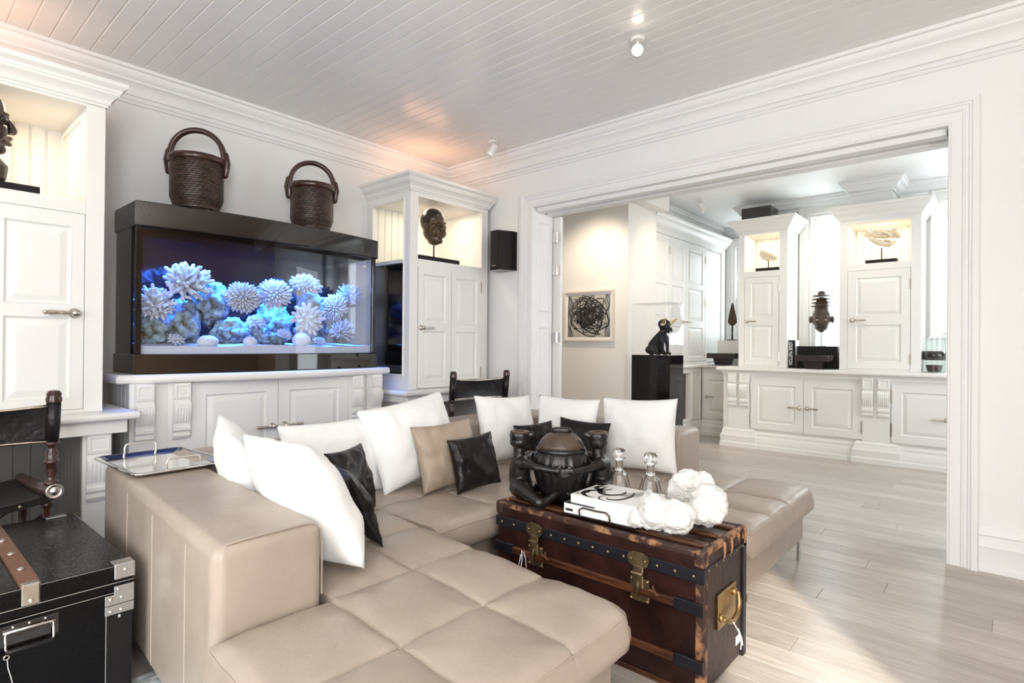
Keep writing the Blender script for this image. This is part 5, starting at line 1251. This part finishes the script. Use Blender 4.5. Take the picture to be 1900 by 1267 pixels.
# ================================================================== THINGS ON THE FAR WORKTOP AND TOWERS
MORT = mat('blackened_mortar_wood', (.020, .012, .012), .35, var=.3, vscale=14)
def mortar(label, loc, rz, w):
    t = thing('wooden_mortar', label, 'bowl', loc, rz, 'dark wooden mortars on the far worktop')
    M = Matrix.Identity(4); b = MB()
    R4 = lambda h, z, q=1: [Vector((x*h, y*h*q, z)) for x, y in ((-1, -1), (1, -1), (1, 1), (-1, 1))]
    b.ring_faces([R4(.075, 0), R4(.083, .01), R4(.105, .11), R4(.11, .125), R4(.088, .13), R4(.06, .05)], True, True, True); b.done('bowl', MORT, t)
    b = MB(); b.ring_faces([R4(1, .085), R4(1, .150), R4(.9, .152), R4(.35, .14)], True, True, False)
    for v in b.bm.verts: v.co.x *= w/2; v.co.y *= .115
    bmesh.ops.bevel(b.bm, geom=list(b.bm.edges), offset=.004, segments=1, affect='EDGES'); b.done('rim_slab', MORT, t)
    for s in (-1, 1):
        b = MB(); b.box(s*w/2-.012, -.05, .095, s*w/2+.012, .05, .155, bev=.004); b.done('handle_lug', MORT, t)
mortar('dark wooden mortar with slab rim in front of the black box', (6.99, 1.615, WZ), R(-90), .33)
mortar('dark wooden mortar in the far corner beside the narrow tower', (7.42, 2.80, WZ), R(-90), .36)
wb = MB().box(7.62, 2.62, WZ+.0005, 7.88, 2.96, 1.272, bev=.003).done('white_box', WHITE, None, loc=(7.75, 2.79, WZ)); tag(wb, 'white display box under the dark spearhead in the far corner', 'box')
sp = thing('spearhead', 'dark leaf-shaped spearhead standing on the white display box', 'sculpture', (7.72, 2.795, 1.2725), R(-90))
b = MB(); b.box(-.055, -.04, 0, .055, .04, .012, bev=.002); b.done('stand_base', IRON, sp)
b = MB(); b.tube([(0, 0, .01), (0, 0, .06), (0, 0, .10), (0, 0, .13), (0, 0, .19), (0, 0, .21)], [.012, .014, .010, .014, .011, .015], 8); b.done('shaft', IRON, sp, smooth=True)
b = MB(); pl = [(0, .195), (.028, .205), (.062, .245), (.058, .29), (.036, .40), (.012, .50), (0, .515)]
pl = pl + [(-x, z) for x, z in reversed(pl[1:-1])]
mid = [Vector((x, 0, z)) for x, z in pl]; b.ring_faces([[Vector((x*.5, -.010, .2+(z-.2)*.97)) for x, z in pl], mid, [Vector((x*.5, .010, .2+(z-.2)*.97)) for x, z in pl]], True, True, True); b.done('blade', mat('rusted_iron', (.10, .05, .035), .6, .3, var=.3, vscale=30), sp)
lv = thing('book', 'black-spined book lettered LOUIS VUITTON upright beside the narrow tower', 'book', (7.04, 1.868, WZ), R(-90))
b = MB(); b.box(-.034, .004, .004, .034, .155, .318); b.done('pages', PAPER, lv)
b = MB(); b.box(-.038, 0, 0, -.034, .16, .322).box(.034, 0, 0, .038, .16, .322, ); cv = b.done('cover', mat('grey_cover', (.42, .41, .43), .45, var=.1), lv)
b = MB(); b.box(-.038, -.003, 0, .038, .004, .322, bev=.001); b.done('spine', BLACKMAT, lv)
fc_ = bpy.data.curves.new('lettering', 'FONT'); fc_.body = 'LOUIS VUITTON'; fc_.size = .050; fc_.align_x = 'CENTER'; fc_.align_y = 'CENTER'; fc_.extrude = .0006; fc_.offset = .001
fo = bpy.data.objects.new('lettering', fc_); COL.objects.link(fo); fo.parent = lv; fc_.materials.append(PAPER)
fo.matrix_local = Matrix.Translation((-.010, -.0042, .170)) @ Matrix.Rotation(R(90), 4, 'X') @ Matrix.Rotation(R(-90), 4, 'Z')
bpy.context.view_layer.update()
fm = bpy.data.meshes.new_from_object(fo.evaluated_get(bpy.context.evaluated_depsgraph_get())); mw = fo.matrix_local.copy()
bpy.data.objects.remove(fo); fm.transform(mw @ Matrix.Diagonal((.72, 1, 1, 1)))
fo = bpy.data.objects.new('lettering', fm); COL.objects.link(fo); fo.parent = lv
va = thing('glass_vase', 'clear glass cylinder vase with black band and dark pot inside', 'vase', (7.08, .548, WZ))
b = MB(); b.lathe([(.001, 0), (.092, 0), (.095, .004), (.095, .36), (.092, .36), (.092, .008), (.001, .008)], 32); b.done('cylinder', GLASS, va, smooth=True, auto=40)
b = MB(); b.lathe([(.0965, .125), (.0965, .215)], 32); b.done('black_band', BLACKGLOSS, va, smooth=True)
b = MB(); b.lathe([(.001, .009), (.052, .009), (.056, .012), (.072, .075), (.066, .075), (.05, .02), (.001, .018)], 24); b.done('inner_pot', DARKWOOD, va, smooth=True, auto=40)
bxx = MB().box(7.02, 2.10, 2.715, 7.30, 2.44, 2.868, bev=.004).done('black_box', BLACKGLOSS, None, loc=(7.16, 2.27, 2.715)); tag(bxx, 'long black box lying on top of the narrow far tower', 'box')
def skull(label, loc, L, kind, bw):
    t = thing('animal_skull', label, 'skull', loc, R(-90), 'mounted skulls in the far niches')
    stand(t, bw, .10, .045, .04, .15 if kind == 1 else .17)
    b = MB()
    if kind == 1:
        b.ell((-.045, 0, .205), .048, .042, .042, 16, 12); b.cap([(-.03, 0, .205), (.03, 0, .185), (.075, 0, .155)], [.038, .026, .012], 10); b.cap([(-.05, 0, .17), (0, 0, .15), (.06, 0, .14)], [.02, .016, .008], 8)
        b.ell((-.01, -.03, .205), .02, .014, .02, 10, 8)
    else:
        b.cap([(-.12, 0, .285), (-.06, 0, .29), (.02, 0, .28), (.10, 0, .275), (.125, 0, .25)], [.022, .036, .040, .034, .02], 10)
        b.cap([(-.09, -.03, .25), (-.03, -.035, .215), (.05, -.03, .185), (.10, -.012, .205)], [.018, .022, .018, .012], 8); b.cap([(-.09, .03, .25), (-.03, .035, .215), (.05, .03, .185), (.10, .012, .205)], [.018, .022, .018, .012], 8)
        b.cap([(.02, -.045, .285), (.06, -.05, .265), (.10, -.03, .24)], [.012, .012, .010], 8); b.cap([(-.1, 0, .30), (-.13, 0, .325)], [.02, .008], 8); b.cap([(.08, 0, .30), (.12, 0, .32)], [.02, .008], 8); b.ell((.03, 0, .205), .045, .03, .025, 12, 8)
        for k in range(5): b.cap([(.0+k*.022, -.03, .245), (.0+k*.022, -.032, .225)], [.006, .004], 6)
    for v in b.bm.verts: v.co.x *= 1.15; v.co.y *= 1.15; v.co.z = .15+(v.co.z-.15)*1.3
    remesh(b.done('skull', BONE, t, smooth=True), .004, 1)
skull('small pale skull on black block in the narrow tower niche', (7.12, 2.155, 2.092), .16, 1, .265)
skull('large toothed pale skull on black block in the wide tower niche', (7.12, 1.006, 2.087), .25, 2, .285)
# ================================================================== PICTURE, PLINTH, VITRINE, FIGURE
pa = thing('framed_picture', 'framed black scribble picture on the cream wall beyond the opening', 'picture', (5.5, 3.633, 1.53), R(-90))
b = MB(); fw, fh = .339, .289
b.mould([(-fw, -fh), (-fw, fh), (fw, fh), (fw, -fh)], [(0, .002), (0, .034), (-.018, .034), (-.018, .016), (-.018, .002)], f=lambda a, c, h: Vector((a, -h, c)), closed=True, side=1); b.done('frame', mat('pale_frame', (.74, .67, .58), .45), pa)
b = MB(); b.box(-fw+.016, -.010, -fh+.016, fw-.016, -.002, fh-.016); b.done('mount', PAPER, pa)
b = MB(); b.box(-fw+.05, -.0125, -fh+.045, fw-.05, -.0095, fh-.045); b.done('sheet', mat('smudged_paper', (.60, .57, .52), .6, col2=(.30, .28, .26), vscale=5), pa)
q = random.Random(21); sw, sh = fw-.058, fh-.053
for k in range(28):
    b = MB(); pts = []; n = 60
    cx, cz = q.uniform(-.11, .13), q.uniform(-.09, .09); ax, az = q.uniform(.05, .22), q.uniform(.05, .19); p1, p2 = q.uniform(0, 6), q.uniform(0, 6); f1_, f2_ = q.choice((1, 2, 3)), q.choice((1, 2, 3)); tn = q.uniform(1.0, 2.6)
    for i in range(n+1):
        a = tn*PI*i/n
        x = cx+ax*math.cos(a+p1)+.035*math.sin(f1_*a*1.7+p2); z = cz+az*math.sin(a+p1)+.03*math.cos(f2_*a*1.3+p1)
        pts.append((max(-sw, min(sw, x)), -.0132-.00006*k, max(-sh, min(sh, z))))
    P = [Vector(p) for p in pts]; L_, R_ = [], []; wd = q.uniform(.003, .0068)
    for i, p in enumerate(P):
        t_ = (P[min(i+1, n)]-P[max(i-1, 0)]); t_ = t_.normalized() if t_.length > 1e-6 else Vector((1, 0, 0)); nn = Vector((-t_.z, 0, t_.x)); L_.append(p+nn*wd); R_.append(p-nn*wd)
    b.ring_faces([L_, R_], False); b.done('scribble', INK, pa)
for s in (-1, 1):
    for k in range(3):
        b = MB(); P = [Vector((s*(sw-.02*k-.005)+.012*math.sin(i*.55+k+s), -.0155-.0002*k, -sh+2*sh*i/30)) for i in range(31)]; P = [Vector((max(-sw, min(sw, p.x)), p.y, p.z)) for p in P]
        b.ring_faces([[p+Vector((.0035, 0, 0)) for p in P], [p-Vector((.0035, 0, 0)) for p in P]], False); b.done('scribble', INK, pa)
PX0, PX1, PY0, PY1, PZ = 5.2, 5.51, 2.488, 2.911, 1.10
pl_ = MB().box(PX0, PY0, 0, PX1, PY1, PZ, bev=.003)  .done('plinth', PLINTHM, None, loc=(5.355, 2.70, 0)); tag(pl_, 'glossy black display plinth beyond the opening, carrying the horned figure', 'plinth')
vt = thing('vitrine', 'clear acrylic display cover over the horned black figure', 'display case', (5.355, 2.70, PZ+.001))
for a in ((-.155, -.2115, .155, -.2075), (-.155, .2075, .155, .2115), (-.155, -.2075, -.151, .2075), (.151, -.2075, .155, .2075)):
    b = MB(); b.box(a[0], a[1], 0, a[2], a[3], .52); b.done('pane', ACRYLIC, vt)
b = MB(); b.box(-.155, -.2115, .52, .155, .2115, .524); b.done('top_pane', ACRYLIC, vt)
fg = thing('horned_figure', 'small black seated animal figure wearing a gold-horned cap in the vitrine', 'sculpture', (5.36, 2.68, PZ+.0015), R(-12)); fg.scale = (1.12, 1.12, 1.12)
b = MB()     # seated hound, facing -y
b.cap([(0, .085, .045), (0, .06, .085), (0, .02, .135), (0, -.03, .185), (0, -.045, .215)], [.050, .056, .050, .044, .034], 14)
for s in (-1, 1):
    b.cap([(s*.045, .075, .045), (s*.055, .02, .05), (s*.05, -.01, .02)], [.042, .034, .018], 10); b.cap([(s*.05, .0, .014), (s*.05, -.045, .012)], [.014, .014], 8)
    b.cap([(s*.032, -.045, .16), (s*.034, -.062, .09), (s*.034, -.062, .018), (s*.034, -.09, .013)], [.026, .017, .013, .014], 10)
b.ell((0, -.055, .262), .048, .052, .050, 16, 12); b.cap([(0, -.085, .240), (0, -.118, .225)], [.032, .024], 12); b.cap([(0, -.09, .222), (0, -.112, .205)], [.02, .015], 8)
b.cap([(0, .12, .03), (.05, .13, .02), (.09, .10, .015)], [.016, .012, .008], 8)
remesh(b.done('body', BLACKMAT, fg, smooth=True), .004, 2)
b = MB(); b.ell((0, -.050, .282), .053, .056, .045, 16, 10); b.done('cap', BLACKMAT, fg, smooth=True)
for s in (-1, 1):
    b = MB(); b.lathe([(.024, .0), (.028, .004), (.022, .010), (.001, .010)], 14, M=Matrix.Translation((s*.040, -.075, .285)) @ Matrix.Rotation(R(60)*s, 4, 'Y')); b.done('horn_ring', BONE, fg, smooth=True)
    b = MB(); b.cap([(s*.042, -.078, .288), (s*.066, -.10, .302), (s*.078, -.128, .330)], [.017, .012, .005], 10); b.done('horn', GOLD, fg, smooth=True)
b = MB(); b.tube([(math.cos(a)*.039, -.045+math.sin(a)*.036, .212-.012*math.sin(a)) for a in [2*PI*i/20 for i in range(20)]], .003, 6, closed=True); b.done('collar', GBRASS, fg, smooth=True)

# warm picture spot in the passage and general far-room spots
for nm, loc, tg, e in (('passage_spot', (4.75, 3.35, 2.92), (5.5, 3.62, 1.35), 95), ('far_room_spot', (5.9, 2.3, 2.92), (6.3, 3.3, 1.3), 42), ('far_room_spot', (6.0, 1.2, 2.92), (7.0, 1.6, 1.4), 36)):
    l = bpy.data.lights.new(nm, 'SPOT'); l.energy = e; l.spot_size = R(95); l.spot_blend = .9; l.color = (1, .84, .66); l.shadow_soft_size = .04
    lo = bpy.data.objects.new(nm, l); COL.objects.link(lo); lo.location = loc; lo.rotation_euler = (Vector(tg)-Vector(loc)).to_track_quat('-Z', 'Y').to_euler()

# invented uplighter body, added unseen behind the viewpoint around the ceiling fill light
fl_ = thing('fill_lamp_body', 'made-up white uplighter body added behind the viewpoint for the ceiling fill', 'lamp', (-1.1, -1.0, 0))
b = MB(); b.lathe([(.001, 0), (.15, 0), (.15, .015), (.02, .03), (.001, .03)], 24); b.done('base', WHITE, fl_, smooth=True, auto=40)
b = MB(); b.cyl((0, 0, .03), (0, 0, 1.62), .014, n=12); b.done('pole', WHITE, fl_, smooth=True, auto=40)
b = MB(); b.lathe([(.001, 1.62), (.08, 1.64), (.20, 1.72), (.27, 1.82), (.262, 1.825), (.19, 1.735), (.07, 1.655), (.001, 1.645)], 28); b.done('lamp_shade', WHITE, fl_, smooth=True)
